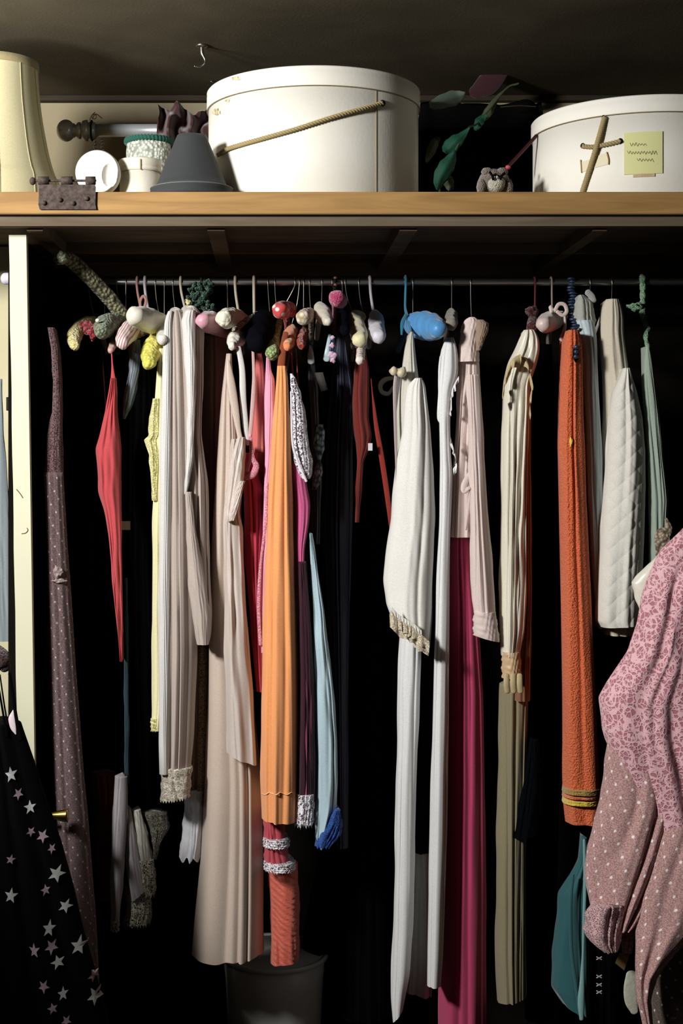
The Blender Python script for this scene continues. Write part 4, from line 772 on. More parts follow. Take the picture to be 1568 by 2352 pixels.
# pale blue satin
M_ice = mat('ice_blue_satin', '#b9d3dc', .38, None, .3, .2, 600, spec=.5)
S = garment('ice_blue_nightgown', 'ice blue satin nightgown with a royal blue lace hem', 'nightgown', [(1225, 710, 716), (1300, 714, 728), (1400, 717, 745), (1500, 718, 757), (1620, 720, 769), (1700, 721, 776), (1800, 722, 778), (1860, 722, 774), (1915, 724, 752), (1940, 726, 738)], 2.80, M_ice, seed=43, folds=1.3, amp=.012, T=.1, hem=30, wr=.003)
M_bl = mat('royal_blue_lace', '#1d4f9e', .85, 'lacedense', .2, col2='#0c2450', scale=110)
lace_strip([(1862, 768, 782), (1890, 752, 786), (1920, 724, 788), (1950, 724, 760)], 2.793, M_bl, S.o, jag=6, T=.09, hem=0)
# layered rose skirt and coral crinkle
M_rose = cl('rose_cotton', '#bf4a55')
S = garment('tiered_rose_slip', 'rose pink tiered slip with two bands of white lace below the orange gown', 'slip', [(1870, 604, 652), (1930, 605, 656), (1990, 607, 664)], 2.83, M_rose, seed=45, folds=5, amp=.008, T=.1)
lace_strip([(1932, 604, 666), (1952, 604, 665)], 2.818, M_wlace, S.o, jag=2, folds=1, amp=.002)
lace_strip([(1988, 605, 680), (2008, 606, 678)], 2.818, M_wlace, S.o, jag=4, folds=1, amp=.002)
garment('coral_crinkle_dress', 'crinkled coral dress hem under the tiered rose slip', 'dress', [(1990, 612, 684), (2050, 618, 687), (2120, 621, 689), (2180, 622, 688), (2219, 622, 686)], 2.87, mat('coral_crinkle', '#c8604c', .6, 'crinkle', .3), seed=46, folds=1.5, amp=.008, T=.1, hem=-8)
# dark centre
garment('navy_satin_robe', 'navy satin robe in the dark centre of the rail', 'robe', [(735, 780, 788), (770, 774, 795), (810, 768, 800), (900, 760, 815), (1000, 752, 812), (1200, 745, 810), (1600, 765, 800), (1950, 770, 800)], 2.92, satin('navy_satin', '#0c1836'), seed=47, folds=4, amp=.015, T=0.08)
garment('black_long_gown', 'black long gown left of the white robe, centre', 'nightgown', [(830, 800, 860), (1000, 812, 885), (1300, 810, 895), (1800, 790, 900), (2352, 780, 905)], 3.02, M_blk, seed=48, folds=4, T=0.08)
garment('black_velvet_robe', 'black velvet robe behind the ice blue nightgown', 'robe', [(800, 700, 740), (1000, 712, 752), (1500, 725, 790), (1950, 735, 800), (2220, 690, 800)], 3.1, M_nvb if False else cl('velvet_black', '#060608'), seed=49, folds=3, T=0.06)
S = garment('grey_label_gown', 'dark gown with grey satin label piece near the flowered ribbon', 'nightgown', [(790, 708, 718), (830, 706, 722), (900, 712, 730), (1000, 715, 735), (1100, 716, 738), (1250, 715, 735)], 2.86, satin('charcoal_satin', '#2e3238'), seed=50, folds=2, T=.05)
put('satin_strap', *tubem([P(712, 795, 2.85), P(713, 815, 2.85), P(714, 830, 2.85)], [.002, .006, .007], 16, 10, flat=.4), mat('pale_satin', '#b9c2c4', .5, None, .3), S.o)
quad0 = lambda pts, d_: ([P(x, y, d_) for x, y in pts]+[P(x, y, d_+.0015) for x, y in pts], [(0, 1, 2, 3), (7, 6, 5, 4), (0, 4, 5, 1), (1, 5, 6, 2), (2, 6, 7, 3), (3, 7, 4, 0)])
put('label_patch', *quad0([(722, 856), (741, 855), (753, 895), (737, 900)], 2.855), cl('grey_label', '#45423c'), S.o)
M_gl = mat('frost_lace', '#a9bcc0', .9, 'knit', .2, col2='#2c3c44', scale=110)
S = garment('frost_lace_slip', 'grey blue lace cups of a slip right of the magenta gown', 'slip', [(975, 730, 742), (1000, 722, 746), (1025, 720, 746), (1045, 728, 740), (1060, 730, 736)], 2.85, M_gl, seed=51, folds=2, T=.04)
loft('lace_cup', [(1065, 728, 740), (1080, 722, 741), (1105, 717, 736), (1125, 716, 726)], 2.85, mat('grey_pink_lace', '#a69ea6', .9, 'knit', .2, col2='#4a424a', scale=110), par=S.o, T=.04)
fr = empty('flowered_ribbon', tuple(P(755, 830, 2.83)), 'pale blue and navy flowered ribbon hanging in the dark centre', 'ribbon')
put('ribbon_strip', *tubem([P(757, 770, 2.85), P(754, 800, 2.84), P(750, 824, 2.84)], [.003, .006, .007], 20, 10, flat=.3), satin('pale_aqua', '#b3cdd0'), fr)
put('navy_strip', *tubem([P(764, 775, 2.845), P(762, 800, 2.835), P(764, 825, 2.84)], [.003, .006, .005], 20, 10, flat=.3), satin('ink_blue', '#1a1f4a'), fr)
for x_, y_, r_ in ((763, 776, .004), (762, 793, .005), (760, 814, .0065), (766, 816, .006), (764, 827, .0055)): put('flower', *blobm(P(x_, y_, 2.826), r_, .003, r_, 10, .25, int(x_+y_)), mat('petal_pink', '#c9a9bc', .8, 'plain', 0), fr)
# rust red garment
M_ru = cl('rust_chiffon', '#6e2018')
S = garment('rust_negligee', 'rust red chiffon negligee with long hanging tie, left of the ribbon bow', 'nightgown', [(775, 826, 834), (800, 820, 840), (850, 814, 849), (900, 810, 848), (960, 812, 848), (1000, 815, 856), (1030, 818, 850), (1060, 820, 835), (1200, 815, 825)], 2.88, M_ru, seed=53, folds=4, amp=.012, T=.06)
ribbon('tie', [(852, 870, .8), (855, 905, 1.5), (858, 930, 3), (864, 980, 5), (876, 1050, 6), (888, 1130, 6), (897, 1200, 5), (900, 1230, 4)], cl('rust_tie', '#8c2a20'), S.o, .3, 2.88)
put('white_tag', *boxm(P(845, 0, 2.86)[0], P(855, 0, 2.86)[0], 2.859, 2.861, P(0, 1035, 2.86)[2], P(0, 1018, 2.86)[2]), mat('tag_white', '#d0ccd2', .9, 'plain', 0), S.o, smooth=False)
# ribbon bow gown
M_gs = mat('grey_mauve_sheer', '#6f6468', .8, None, .3, .2)
S = garment('mauve_grey_negligee', 'mauve grey sheer negligee tied with a cream ribbon bow', 'nightgown', [(845, 905, 935), (900, 908, 945), (1000, 912, 950), (1100, 910, 940), (1200, 904, 930)], 2.94, M_gs, seed=55, folds=3, amp=.01, T=0.06)
M_cr = satin('cream_ribbon', '#cfc3a4')
def bowloop(x0, y0, x1, y1, w_, d_): return tubem([P(x0, y0, d_), P((x0+x1)/2, (y0+y1)/2, d_-.012), P(x1, y1, d_)], [w_*.35/F*d_, w_/F*d_, w_*.4/F*d_], 20, 12, flat=.6)
put('ribbon_bow', *join(bowloop(912, 852, 896, 852, 11, 2.79), bowloop(916, 850, 930, 858, 14, 2.785), blobm(P(914, 852, 2.782), .004, .004, .005, 10, .1, 1)), M_cr, S.o)
ribbon('ribbon_tail', [(909, 862, 4), (906, 900, 4), (908, 1000, 3.5), (910, 1080, 2.5), (909, 1150, 1.5)], satin('mauve_ribbon', '#ae9c9a'), S.o, .3, 2.80)
ribbon('ribbon_loop', [(905, 868, 4, 2.82), (885, 872, 6, 2.83), (874, 884, 7, 2.84), (877, 900, 6, 2.84), (892, 904, 5, 2.83), (902, 890, 4, 2.82)], cl('dim_sheer', '#2c2722'), S.o, .3)
# white puff sleeved robe
M_wh = mat('white_cotton', '#ebe9e2', .8, None, .3, .2, 700); M_ecru = mat('ecru_lace', '#e0d6bf', .9, 'lacedense', .2, col2='#a8926c', scale=130)
M_wgreen = mat('white_gauze', '#cdcabd', .85, None, .3, .2, 700)
S = garment('white_puff_sleeve_robe', 'white robe with a long full sleeve ending in an ecru lace ruffle', 'robe', [(762, 943, 949), (790, 932, 953), (830, 926, 958), (870, 922, 964), (900, 918, 968), (960, 914, 974), (1100, 915, 985), (1300, 925, 995), (1420, 930, 998), (1490, 955, 990)], 2.80, M_wgreen, seed=57, folds=2, amp=.01, T=.2)
loft('sleeve', [(868, 955, 968), (885, 938, 978), (920, 931, 984), (980, 927, 992), (1050, 916, 998), (1130, 906, 1002), (1200, 900, 1005), (1280, 890, 1003), (1340, 886, 1000), (1400, 890, 996), (1450, 906, 990), (1485, 940, 986)], 2.77, M_wh, par=S.o, folds=1.7, amp=.012, T=.12, hem=50, drift=.2, seed=58)
rp = [(894, 1424), (908, 1440), (926, 1452), (944, 1462), (962, 1478), (982, 1496)]
def ruffle(pts, d_, w_, m, par, seed=0, name='lace_ruffle', fr_=40, n=90, amp=.006):
    A = spl([(a, b, 0) for a, b in pts], n); V = []; Fc = []; rs = np.random.RandomState(seed); K = 9; fr0 = fr_
    for j in range(K):
        t = j/(K-1)
        for i in range(n):
            s = i/(n-1); s += .05*math.sin(9*s+seed)+.02*math.sin(23*s); x, y = A[i, 0], A[i, 1]; yy = y-w_*.5+w_*t*(1+.12*math.sin(s*fr_*.7+seed)); p = P(x+2*t*math.sin(s*fr_*.8+seed), yy, d_); V.append((p[0], d_-amp*math.sin(PI*t)*.8+amp*t*math.sin(s*fr_*.8)+amp*.3*t*math.sin(s*fr_*1.5+t*2), p[2]))
    m_ = len(V); V += [(a, b+.0012, c) for a, b, c in V]
    for j in range(K-1):
        for i in range(n-1): q = j*n+i; Fc += [(q, q+n, q+n+1, q+1), (m_+q, m_+q+1, m_+q+n+1, m_+q+n)]
    return put(name, V, Fc, m, par)
ruffle(rp, 2.757, 30, M_ecru, S.o, 1, fr_=34, amp=.004); ruffle([(x+4, y-9) for x, y in rp], 2.750, 26, M_ecru, S.o, 2, name='inner_ruffle', fr_=55, amp=.003); ruffle([(x+6, y-20) for x, y in rp[:5]], 2.752, 20, M_wh, S.o, 3, name='gathered_edge', fr_=70, amp=.002)
M_wn = mat('white_nylon', '#e7e7e6', .6, None, .3, .12, 800)
garment('white_long_gown', 'long white nightgown with pointed hem below the puff sleeve robe', 'nightgown', [(1440, 920, 972), (1600, 915, 966), (1800, 911, 959), (2000, 908, 954), (2150, 904, 950), (2250, 900, 944), (2290, 899, 936), (2338, 903, 926)], 2.83, M_wn, seed=60, folds=2.2, amp=.010, T=.12, drift=.15, hem=-30)
garment('shaded_white_skirt', 'shaded continuation of the long white gown, painted grey, between the two long white gowns', 'petticoat', [(1960, 945, 990), (2100, 945, 992), (2200, 938, 995), (2290, 930, 996)], 2.90, cl('shaded_white', '#a9a89f'), seed=61, folds=3, amp=.014, T=.1, hem=14)  # white gown carried on in shade, the shade put into its grey
garment('black_slip', 'black slip between the two long white gowns', 'slip', [(1400, 955, 1000), (1700, 952, 998), (1962, 948, 992)], 2.89, M_blk, seed=62, T=.05)
# second white gown with ruffles
S = garment('white_ruffled_gown', 'narrow white gown with frilled armhole, left of the pink sleeved robe', 'nightgown', [(775, 1027, 1042), (790, 1017, 1052), (830, 1012, 1055), (870, 1009, 1056), (885, 1008, 1040), (960, 1009, 1034), (1060, 1011, 1036), (1080, 1011, 1040), (1200, 1010, 1036), (1300, 1006, 1034), (1500, 999, 1034), (1800, 992, 1030), (2000, 987, 1027), (2200, 983, 1020), (2270, 983, 1014)], 2.79, M_wn, seed=63, folds=2.2, amp=.010, T=.12, drift=.2)
ruffle([(1053, 872), (1044, 888), (1037, 905), (1035, 930), (1034, 950)], 2.785, 16, M_wn, S.o, 3, name='frill', fr_=30, amp=.005)
ruffle([(1034, 1010), (1042, 1040), (1048, 1070), (1040, 1085)], 2.785, 16, M_wn, S.o, 4, name='frill', fr_=30, amp=.005)
ribbon('side_frill', [(1012, 820, 3), (1010, 850, 4), (1009, 900, 3), (1008, 955, 5), (1012, 970, 4)], M_wn, S.o, .6, 2.80)
# pink sleeved robe
M_pk = mat('pale_pink_tricot', '#ecd9d2', .7, None, .35, .15, 800, trans=.12)
S = garment('pink_sleeved_robe', 'pale pink robe with a stand up collar and a long gathered buttoned cuff', 'robe', [(745, 1064, 1098), (800, 1056, 1102), (860, 1052, 1106), (950, 1052, 1090), (1100, 1042, 1085), (1235, 1038, 1084)], 2.815, M_pk, seed=65, folds=3, amp=.012, T=.2)
loft('sleeve', [(860, 1072, 1104), (940, 1076, 1109), (1050, 1078, 1115), (1200, 1082, 1125), (1300, 1084, 1135), (1380, 1086, 1141), (1415, 1092, 1142)], 2.78, M_pk, par=S.o, folds=3, amp=.010, T=.1, seed=66)
loft('cuff', [(1408, 1091, 1142), (1430, 1090, 1145), (1470, 1091, 1151)], 2.777, M_pk, par=S.o, folds=.6, amp=.003, T=.09, hem=16)
loft('collar', [(728, 1078, 1090), (733, 1068, 1104), (745, 1063, 1108), (765, 1060, 1104), (800, 1057, 1102), (830, 1055, 1104)], 2.795, M_pk, par=S.o, T=.05, folds=1.3, amp=.006, smooth=1, nv=40)
loft('collar_flap', [(734, 1096, 1112), (742, 1094, 1125), (760, 1094, 1122), (785, 1094, 1112), (805, 1094, 1103)], 2.788, cl('collar_lining', '#9a8472'), par=S.o, T=.02, folds=.8, amp=.002)
put('waist_tie', *tubem([P(1082, 1080, 2.80), P(1068, 1110, 2.795), P(1066, 1128, 2.79), P(1080, 1122, 2.79), P(1078, 1160, 2.80), P(1070, 1215, 2.81)], [.003, .007, .006, .004, .006, .003], 40, 10, flat=.6), M_pk, S.o)
M_mg = cl('raspberry_jersey', '#bb4068')
garment('raspberry_gown', 'long raspberry gown gathered under the pink robe, dark on its right', 'nightgown', [(1232, 1038, 1082), (1260, 1036, 1084), (1400, 1034, 1100), (1600, 1028, 1116), (1800, 1024, 1120), (2100, 1018, 1124), (2370, 1014, 1126), (2450, 1013, 1126)], 2.835, M_mg, seed=70, folds=3.2, amp=.014, T=0.1, drift=.15)
# cream satin robe
M_cs = mat('ivory_satin', '#e6e0cd', .38, None, .35, .25, 500, spec=.5, wr=.5); M_olive = cl('olive_beige_nylon', '#8d8468')
S = garment('ivory_satin_robe', 'ivory satin robe with a frilled shoulder cape and scalloped gold cuff', 'robe', [(757, 1206, 1228), (770, 1200, 1240), (800, 1188, 1245), (830, 1172, 1240), (880, 1160, 1222), (1000, 1157, 1218), (1200, 1155, 1214), (1350, 1152, 1214), (1450, 1152, 1210), (1510, 1155, 1196)], 2.79, M_cs, seed=72, folds=3.6, amp=.014, T=.18, wr=.003)
M_gold = mat('gold_taffeta', '#c2b084', .6, None, .2, .3)
ruffle([(1196, 826), (1180, 834), (1168, 850), (1160, 875), (1155, 900), (1153, 925)], 2.775, 26, M_gold, S.o, 6, name='cape_frill', fr_=26, amp=.008)
ruffle([(1196, 828), (1210, 838), (1216, 860), (1222, 885), (1220, 905), (1216, 930), (1218, 950)], 2.785, 24, M_gold, S.o, 7, name='cape_frill', fr_=30, amp=.008)
loft('cuff', [(1500, 1157, 1198), (1530, 1155, 1200), (1560, 1156, 1200)], 2.785, mat('peach_gold_satin', '#cfae86', .4, None, .3), par=S.o, folds=1, amp=.005, T=.06)
for k_ in range(3): put('scallop', *tubem([P(1163+k_*15, 1552, 2.772), P(1163+k_*15, 1570, 2.77), P(1165+k_*15, 1588, 2.772)], [.0055, .006, .0055], 16, 12, flat=.5), M_gold, S.o)
loft('brown_lining', [(900, 1196, 1222), (1100, 1196, 1221), (1350, 1198, 1224), (1400, 1200, 1223), (1550, 1188, 1220), (1612, 1186, 1220)], 2.815, cl('tan_lining', '#8a5f42'), par=S.o, T=.05, folds=2)
garment('olive_beige_gown', 'long olive beige nightgown below the ivory satin robe', 'nightgown', [(1575, 1153, 1219), (1700, 1150, 1216), (1850, 1147, 1214), (2000, 1145, 1212), (2200, 1143, 1213), (2305, 1146, 1214)], 2.84, M_olive, seed=74, folds=4.2, amp=.011, T=.1, drift=.12, hem=-14, grow=.8)
garment('black_evening_gown', 'black long gown between the ivory satin robe and the orange robe', 'dress', [(790, 1228, 1270), (1000, 1222, 1285), (1500, 1222, 1295), (1900, 1215, 1290), (2352, 1212, 1275)], 3.06, M_blk, seed=75, folds=3, T=0.1)
garment('navy_flared_jacket', 'navy flared jacket hem crossing the olive beige gown', 'jacket', [(1700, 1218, 1240), (1800, 1206, 1245), (1880, 1192, 1250), (1925, 1186, 1250)], 2.815, M_navy, seed=76, folds=1.5, T=.05, hem=-14)
# orange terry robe
M_ot = mat('orange_terry', '#e87648', .95, 'terry', .12, col2='#d6653a')
S = garment('orange_terry_robe', 'burnt orange terry robe with yellow and olive bands at its hem', 'robe', [(757, 1306, 1330), (775, 1301, 1338), (850, 1296, 1343), (950, 1292, 1345), (1030, 1290, 1350), (1045, 1291, 1350), (1200, 1294, 1355), (1400, 1298, 1365), (1600, 1301, 1376), (1800, 1302, 1384), (1860, 1304, 1386), (1898, 1308, 1384)], 2.77, M_ot, seed=78, folds=1.7, amp=.016, T=.24, sharp=.9, drift=.25)
for y0, y1, nm, cc in ((1818, 1829, 'olive_band', '#a8863a'), (1844, 1853, 'yellow_band', '#e6c63a'), (1834, 1838, 'orange_band', '#e57c40')):
    loft(nm, [(y0, 1301, 1387), ((y0+y1)/2, 1300, 1388), (y1, 1301, 1387)], 2.763, mat(nm+'_terry', cc, .95, 'terry', .4, col2=cc), par=S.o, folds=1.7, amp=.004, T=.25, nv=12)
q = S.y(1322, 812); put('neck_opening', *blobm(P(1322, 812, q), .005, .004, .018, 12, 0), M_blk, S.o)
for k_ in range(3): put('bead', *blobm(P(1323-k_*.5, 797+k_*11, q-.004), .0045, .004, .0045, 10, 0), M_navyb, S.o)
ribbon('yellow_piping', [(1305, 775, 2.5), (1300, 820, 3), (1297, 870, 2.5), (1294, 940, 2)], cl('yellow_braid', '#dfa836'), S.o, .6, 2.785)
put('yellow_fleck', *blobm(P(1311, 1015, S.y(1311, 1015)-.001), .003, .002, .009, 10, .2, 1), mat('yellow_thread', '#e8c85a', .9, 'plain', 0), S.o)
# pale blue gown
M_pb = mat('powder_blue_nylon', '#c3d3d8', .6, None, .3, .12)
S = garment('powder_blue_gown', 'powder blue nightgown with crumpled grey collar, between orange robe and quilted jacket', 'nightgown', [(735, 1325, 1368), (760, 1333, 1372), (800, 1342, 1374), (900, 1346, 1378), (1000, 1350, 1384), (1150, 1356, 1388), (1300, 1364, 1390), (1400, 1372, 1386), (1445, 1376, 1382)], 2.815, M_pb, seed=80, folds=2, amp=.008, T=.14, drift=.1)
loft('collar', [(677, 1330, 1342), (690, 1326, 1362), (715, 1322, 1370), (735, 1320, 1374), (745, 1326, 1370)], 2.83, cl('grey_collar', '#a9aba3'), par=S.o, folds=3, amp=.010, T=.12, smooth=1, grow=1)
put('label_loop', *tubem([P(1350, 672, 2.9), P(1358, 680, 2.9), P(1362, 690, 2.9)], .007, 12, 10, flat=.3), cl('grey_collar', ''), S.o)
# quilted jacket
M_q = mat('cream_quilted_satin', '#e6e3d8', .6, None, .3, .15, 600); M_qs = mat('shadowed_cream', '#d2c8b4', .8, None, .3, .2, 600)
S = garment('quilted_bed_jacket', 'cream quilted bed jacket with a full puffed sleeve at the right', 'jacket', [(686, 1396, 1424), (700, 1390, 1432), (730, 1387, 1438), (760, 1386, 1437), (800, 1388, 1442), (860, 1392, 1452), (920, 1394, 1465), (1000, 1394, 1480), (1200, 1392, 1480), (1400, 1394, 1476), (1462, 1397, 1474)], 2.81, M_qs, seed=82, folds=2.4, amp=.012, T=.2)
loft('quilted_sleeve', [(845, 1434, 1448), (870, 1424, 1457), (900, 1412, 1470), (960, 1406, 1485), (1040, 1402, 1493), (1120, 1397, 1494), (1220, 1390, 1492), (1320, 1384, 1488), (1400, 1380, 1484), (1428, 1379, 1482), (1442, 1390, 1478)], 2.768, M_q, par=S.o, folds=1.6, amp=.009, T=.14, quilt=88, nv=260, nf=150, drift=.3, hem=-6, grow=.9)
# pale green sheer
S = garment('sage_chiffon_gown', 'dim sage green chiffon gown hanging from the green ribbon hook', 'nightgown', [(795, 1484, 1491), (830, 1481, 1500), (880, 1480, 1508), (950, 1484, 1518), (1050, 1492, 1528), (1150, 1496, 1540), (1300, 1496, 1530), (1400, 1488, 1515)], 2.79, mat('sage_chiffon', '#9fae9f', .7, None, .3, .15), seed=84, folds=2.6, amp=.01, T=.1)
put('satin_highlight_bow', *tubem([P(1487, 898, 2.835), P(1494, 893, 2.832), P(1502, 896, 2.835)], .0022, 12, 8), mat('pale_satin', ''), S.o)
o = put('lace_scrap', *tubem([P(1529, 1192, 2.78), P(1535, 1215, 2.775), P(1522, 1230, 2.77), P(1520, 1255, 2.775), P(1512, 1275, 2.78)], [.003, .008, .015, .014, .006], 40, 14, flat=.3), mat('beige_lace', '#b3a28c', .9, 'knit', .2, col2='#5a4c3c', scale=140)); tag(o, 'scrap of beige lace peeking above the foreground pink lace', 'lace')
# teal gown
M_tl = mat('teal_satin', '#33666b', .5, None, .3, .15)
S = garment('teal_nightgown', 'teal satin gown with a pale centre edge below the orange terry robe', 'nightgown', [(1925, 1338, 1348), (1985, 1330, 1352), (2030, 1306, 1356), (2060, 1290, 1358), (2200, 1278, 1362), (2290, 1274, 1362), (2330, 1300, 1356)], 2.86, M_tl, seed=86, folds=1.8, amp=.016, T=.08, hem=26)
ribbon('satin_edge', [(1341, 1930, 3), (1343, 2030, 4), (1340, 2130, 3.5), (1338, 2200, 3), (1336, 2260, 6), (1334, 2300, 8), (1335, 2340, 5)], mat('aqua_satin', '#8ab8b8', .4, None, .3), S.o, .5, 2.835)
ribbon('satin_fold', [(1316, 2010, 3), (1310, 2080, 4), (1312, 2180, 4), (1322, 2260, 4), (1330, 2330, 3)], M_tl, S.o, .6, 2.845)
S = garment('black_stitched_coat', 'black coat with small white cross stitches below the pink lace cuff', 'coat', [(1950, 1362, 1405), (2100, 1362, 1425), (2370, 1360, 1440)], 2.88, M_blk, seed=87, folds=1, T=.08)
for y_ in (2201, 2243, 2262, 2279): q = 2.845; put('cross_stitch', *join(tubem([P(1370, y_-3, q), P(1381, y_+3, q)], .0012, 4, 6), tubem([P(1381, y_-3, q), P(1370, y_+3, q)], .0012, 4, 6)), mat('white_thread', '#b8b4bc', .8, 'plain', 0), S.o)

# ------------------------------------------------------------------ foreground pink lace peignoir
M_pl = mat('rose_pink_lace', '#e0b2b8', .85, 'lacedense', .3, col2='#b87680', scale=40)
M_pd = mat('pink_dotted_net', '#c59a96', .85, 'dots', .3, alpha=.97, col2='#f0e4de', scale=1/.030)
M_pn = mat('brown_dotted_net', '#6f6058', .85, 'dots', .3, alpha=.8, col2='#d8ccc0', scale=1/.026)
fg = empty('lace_peignoir', tuple(P(1540, 1215, 2.45)), 'dusty pink lace peignoir with dotted net skirt in the right foreground', 'peignoir')
loft('lace_body', [(1190, 1600, 1700), (1225, 1572, 1700), (1270, 1530, 1700), (1320, 1507, 1700), (1370, 1490, 1700), (1440, 1479, 1700), (1505, 1462, 1700), (1540, 1440, 1700), (1580, 1415, 1700), (1618, 1396, 1700), (1650, 1399, 1700), (1690, 1402, 1700), (1715, 1410, 1700), (1780, 1440, 1700), (1860, 1480, 1700), (1920, 1510, 1700), (1965, 1545, 1700)], 2.45, M_pl, par=fg, folds=3, amp=.014, T=.08, smooth=1, nv=140, nf=110, seed=90, df=.3, drift=1.2, wr=.004)
loft('net_sleeve', [(1690, 1415, 1600), (1760, 1402, 1600), (1850, 1394, 1600), (1900, 1381, 1590), (1960, 1364, 1580), (2010, 1358, 1560), (2060, 1361, 1530), (2095, 1366, 1505), (2125, 1375, 1480), (2140, 1390, 1460)], 2.47, M_pd, par=fg, folds=3, amp=.018, T=.06, seed=91, df=.3, drift=.8)
lace_strip([(2085, 1368, 1440), (2110, 1356, 1444), (2150, 1350, 1440), (2172, 1358, 1434), (2190, 1384, 1424)], 2.455, mat('cuff_lace', '#cfa8aa', .9, 'lacedense', .3, col2='#6e4a4c', scale=110), fg, jag=4, name='lace_cuff', T=.04, folds=3, amp=.012)
loft('inner_cuff', [(2110, 1432, 1462), (2160, 1430, 1460), (2192, 1432, 1452)], 2.50, mat('dim_cuff', '#7c5f54', .9, 'lacedense', .3, col2='#3c2a24', scale=110), par=fg, T=.03, folds=2)
loft('net_skirt', [(1900, 1540, 1700), (1980, 1510, 1700), (2060, 1484, 1690), (2130, 1474, 1640), (2170, 1470, 1590), (2210, 1466, 1548), (2250, 1462, 1512), (2300, 1466, 1498), (2370, 1482, 1502)], 2.44, M_pd, par=fg, folds=2.6, amp=.016, T=.04, seed=93, df=.25)
loft('lower_net', [(2100, 1500, 1700), (2200, 1484, 1700), (2370, 1492, 1700), (2600, 1500, 1700)], 2.50, M_pn, par=fg, folds=4, amp=.014, T=.05, seed=94, df=.25)
ribbon('lace_edge', [(1568, 1966, 5, 2.47), (1548, 1962, 6, 2.49), (1514, 1920, 5, 2.50), (1484, 1862, 4, 2.50), (1444, 1782, 4, 2.50), (1414, 1718, 4, 2.50)], M_pl, fg, .5, 2.44)
S = garment('cream_satin_shoulder', 'glossy cream satin sleeve edge tucked behind the foreground pink lace', 'blouse', [(1268, 1520, 1560), (1290, 1500, 1560), (1320, 1472, 1550), (1340, 1455, 1545), (1370, 1462, 1530), (1400, 1472, 1520), (1440, 1476, 1510)], 2.52, mat('glossy_cream', '#e9e4d4', .35, None, .3, .1, spec=.5), seed=95, folds=1, amp=.004, T=.04, df=.3)
o = put('white_card_tag', *tubem([P(1450, 2240, 2.52), P(1448, 2270, 2.52), P(1450, 2300, 2.52), P(1456, 2322, 2.52)], [.010, .0125, .012, .007], 20, 12, flat=.12), mat('tag_card', '#c3c4b0', .9, 'rust', 0, col2='#b8b9a6')); tag(o, 'white card tag left of the brown dotted net, bottom right', 'tag')
def quad(pts, d_, th=.0015):
    V = [P(x, y, d_) for x, y in pts]+[P(x, y, d_+th) for x, y in pts]; n = len(pts); return V, [tuple(range(n)), tuple(range(2*n-1, n-1, -1))]+[(i, n+i, n+(i+1) % n, (i+1) % n) for i in range(n)]
o = put('brown_tag', *quad([(1422, 2188), (1446, 2192), (1433, 2229), (1412, 2212)], 2.53), mat('kraft_tag', '#5e4e2c', .9, 'plain', 0), smooth=False); tag(o, 'small brown kraft tag hanging below the lace cuff', 'tag')

# ------------------------------------------------------------------ left foreground: star printed dress
M_st = cl('black_star_cotton', '#0a090b')
S = loft('star_dress', [(1665, -70, 44), (1700, -75, 55), (1780, -80, 80), (1870, -85, 106), (1960, -85, 134), (2060, -85, 160), (2160, -85, 184), (2260, -85, 210), (2370, -85, 236), (2600, -85, 280)], 2.45, M_st, folds=3.5, amp=.02, T=.12, seed=97, df=.25)
tag(S.o, 'black dress printed with white stars in the lower left foreground', 'dress')
stars = [(26, 1778, 19, 0), (42, 1823, 15, 1), (67, 1857, 17, 0), (70, 1912, 12, 1), (95, 1925, 17, 1), (115, 1956, 13, 1), (126, 2014, 21, 0), (103, 2048, 14, 1), (146, 2090, 17, 0), (27, 2054, 19, 0), (112, 2134, 20, 0), (118, 2175, 19, 1), (80, 2180, 19, 1), (132, 2212, 17, 0), (176, 2185, 22, 0), (102, 2262, 17, 1), (144, 2284, 17, 0), (212, 2306, 23, 0), (208, 2262, 15, 1), (122, 2314, 14, 1), (152, 2346, 15, 1), (26, 1972, 12, 1)]
def starm(lst, S, e=.004):
    V = []; Fc = []
    for i, (x, y, r, _) in enumerate(lst):
        n = len(V); rot = random.random()*6.28; asp = .7+.3*random.random()
        for k in range(-1, 10):
            q = 0 if k < 0 else (r if k % 2 == 0 else r*.42); a = rot+PI*k/5; X_, Y_ = x+q*math.cos(a)*asp, y+q*math.sin(a); V.append(P(X_, Y_, S.d)*1.0+np.array((0, S.y(X_, Y_)-S.d-e, 0)))
        Fc += [(n, n+1+k, n+1+(k+1) % 10) for k in range(10)]
    return V, Fc
for s_ in stars: put('star_print', *starm([s_], S), cl('star_rose', '#a58f96') if s_[3] else cl('star_white', '#b9bcb9'), S.o)
for pts in ([(-8, 1548, 2.2), (4, 1620, 2.5), (16, 1690, 3)], [(22, 1548, 3.5), (30, 1600, 4), (36, 1640, 4), (46, 1700, 5)], [(0, 1550, 1.6), (10, 1620, 2), (18, 1665, 2)]):
    ribbon('strap', pts, M_blk, S.o, .5, 2.45)
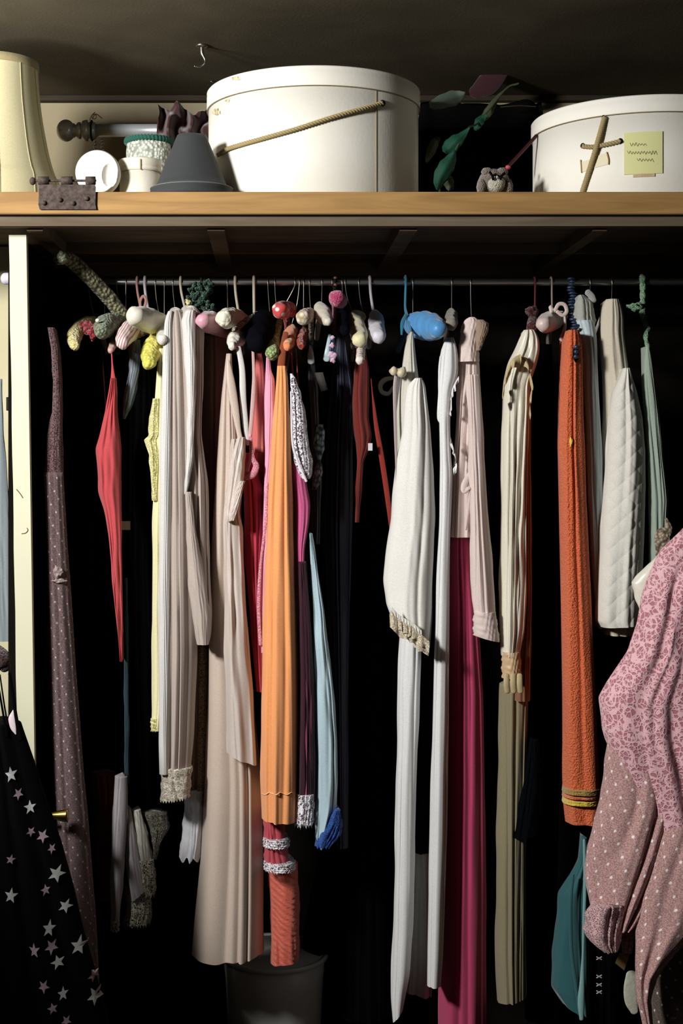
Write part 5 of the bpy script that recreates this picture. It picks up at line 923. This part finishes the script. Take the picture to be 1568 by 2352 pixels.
put('pink_lining', *tubem([P(30, 1632, 2.452), P(27, 1652, 2.452), P(31, 1672, 2.452), P(36, 1686, 2.452)], [.001, .006, .005, .001], 20, 10, flat=.3), cl('pale_pink_lining', '#e0cfd4'), S.o)
h = empty('fuzzy_hanger', tuple(P(-5, 1540, 2.45)), 'brown fuzzy padded hanger end at the left edge over the star dress', 'hanger')
put('padded_arm', *tubem([P(-70, 1450, 2.47), P(-30, 1490, 2.46), P(0, 1515, 2.45), P(12, 1532, 2.45)], [.016, .018, .019, .010], 40, 20), mat('brown_fuzz', '#4a2c2c', .95, 'terry', .4, col2='#23110f'), h)
put('hook', *tubem([P(-70, 1450, 2.47), P(-75, 1400, 2.47), P(-82, 1370, 2.47)], .0015, 12, 8), M_wire, h)
# grey blue cloth and latch left of the upright
S = loft('grey_blue_towel', [(870, -60, 3), (1000, -58, 8), (1200, -50, 20), (1400, -40, 30), (1474, -36, 34)], 2.80, cl('grey_blue_linen', '#8e989c'), folds=2, amp=.004, T=.03, df=.15); tag(S.o, 'grey blue cloth hanging left of the cream upright', 'cloth')
o = put('door_latch', *boxm(P(14, 0, 3.0)[0], P(24, 0, 3.0)[0], 3.0, 3.04, P(0, 943, 3.0)[2], P(0, 912, 3.0)[2], .001), mat('dark_metal', ''), smooth=False); tag(o, 'small black metal latch left of the cream upright', 'latch')
# plastic bin on the floor
M_bin = mat('grey_plastic', '#c0c2bb', .35, 'plain', 0, .1, spec=.5)
b_ = empty('plastic_tub', (P(630, 0, 3.1)[0], 3.1, 0), 'grey plastic tub on the floor under the clothes', 'tub')
cb = P(630, 0, 3.1)[0]; zb_ = EYE+(PY-2228)/F*3.0
put('tub_body', *lathem(cb, 3.12, [(.09, 0.0), (.095, .004), (.107, zb_*.8), (.113, zb_-.004)], 72), M_bin, b_)
put('tub_rim', *lathem(cb, 3.12, [(.113, zb_-.012), (.118, zb_-.010), (.119, zb_-.002), (.116, zb_), (.110, zb_-.002), (.108, zb_-.03)], 72), M_bin, b_)
for o in bpy.data.objects:
    if '_o' in o.keys(): del o['_o']
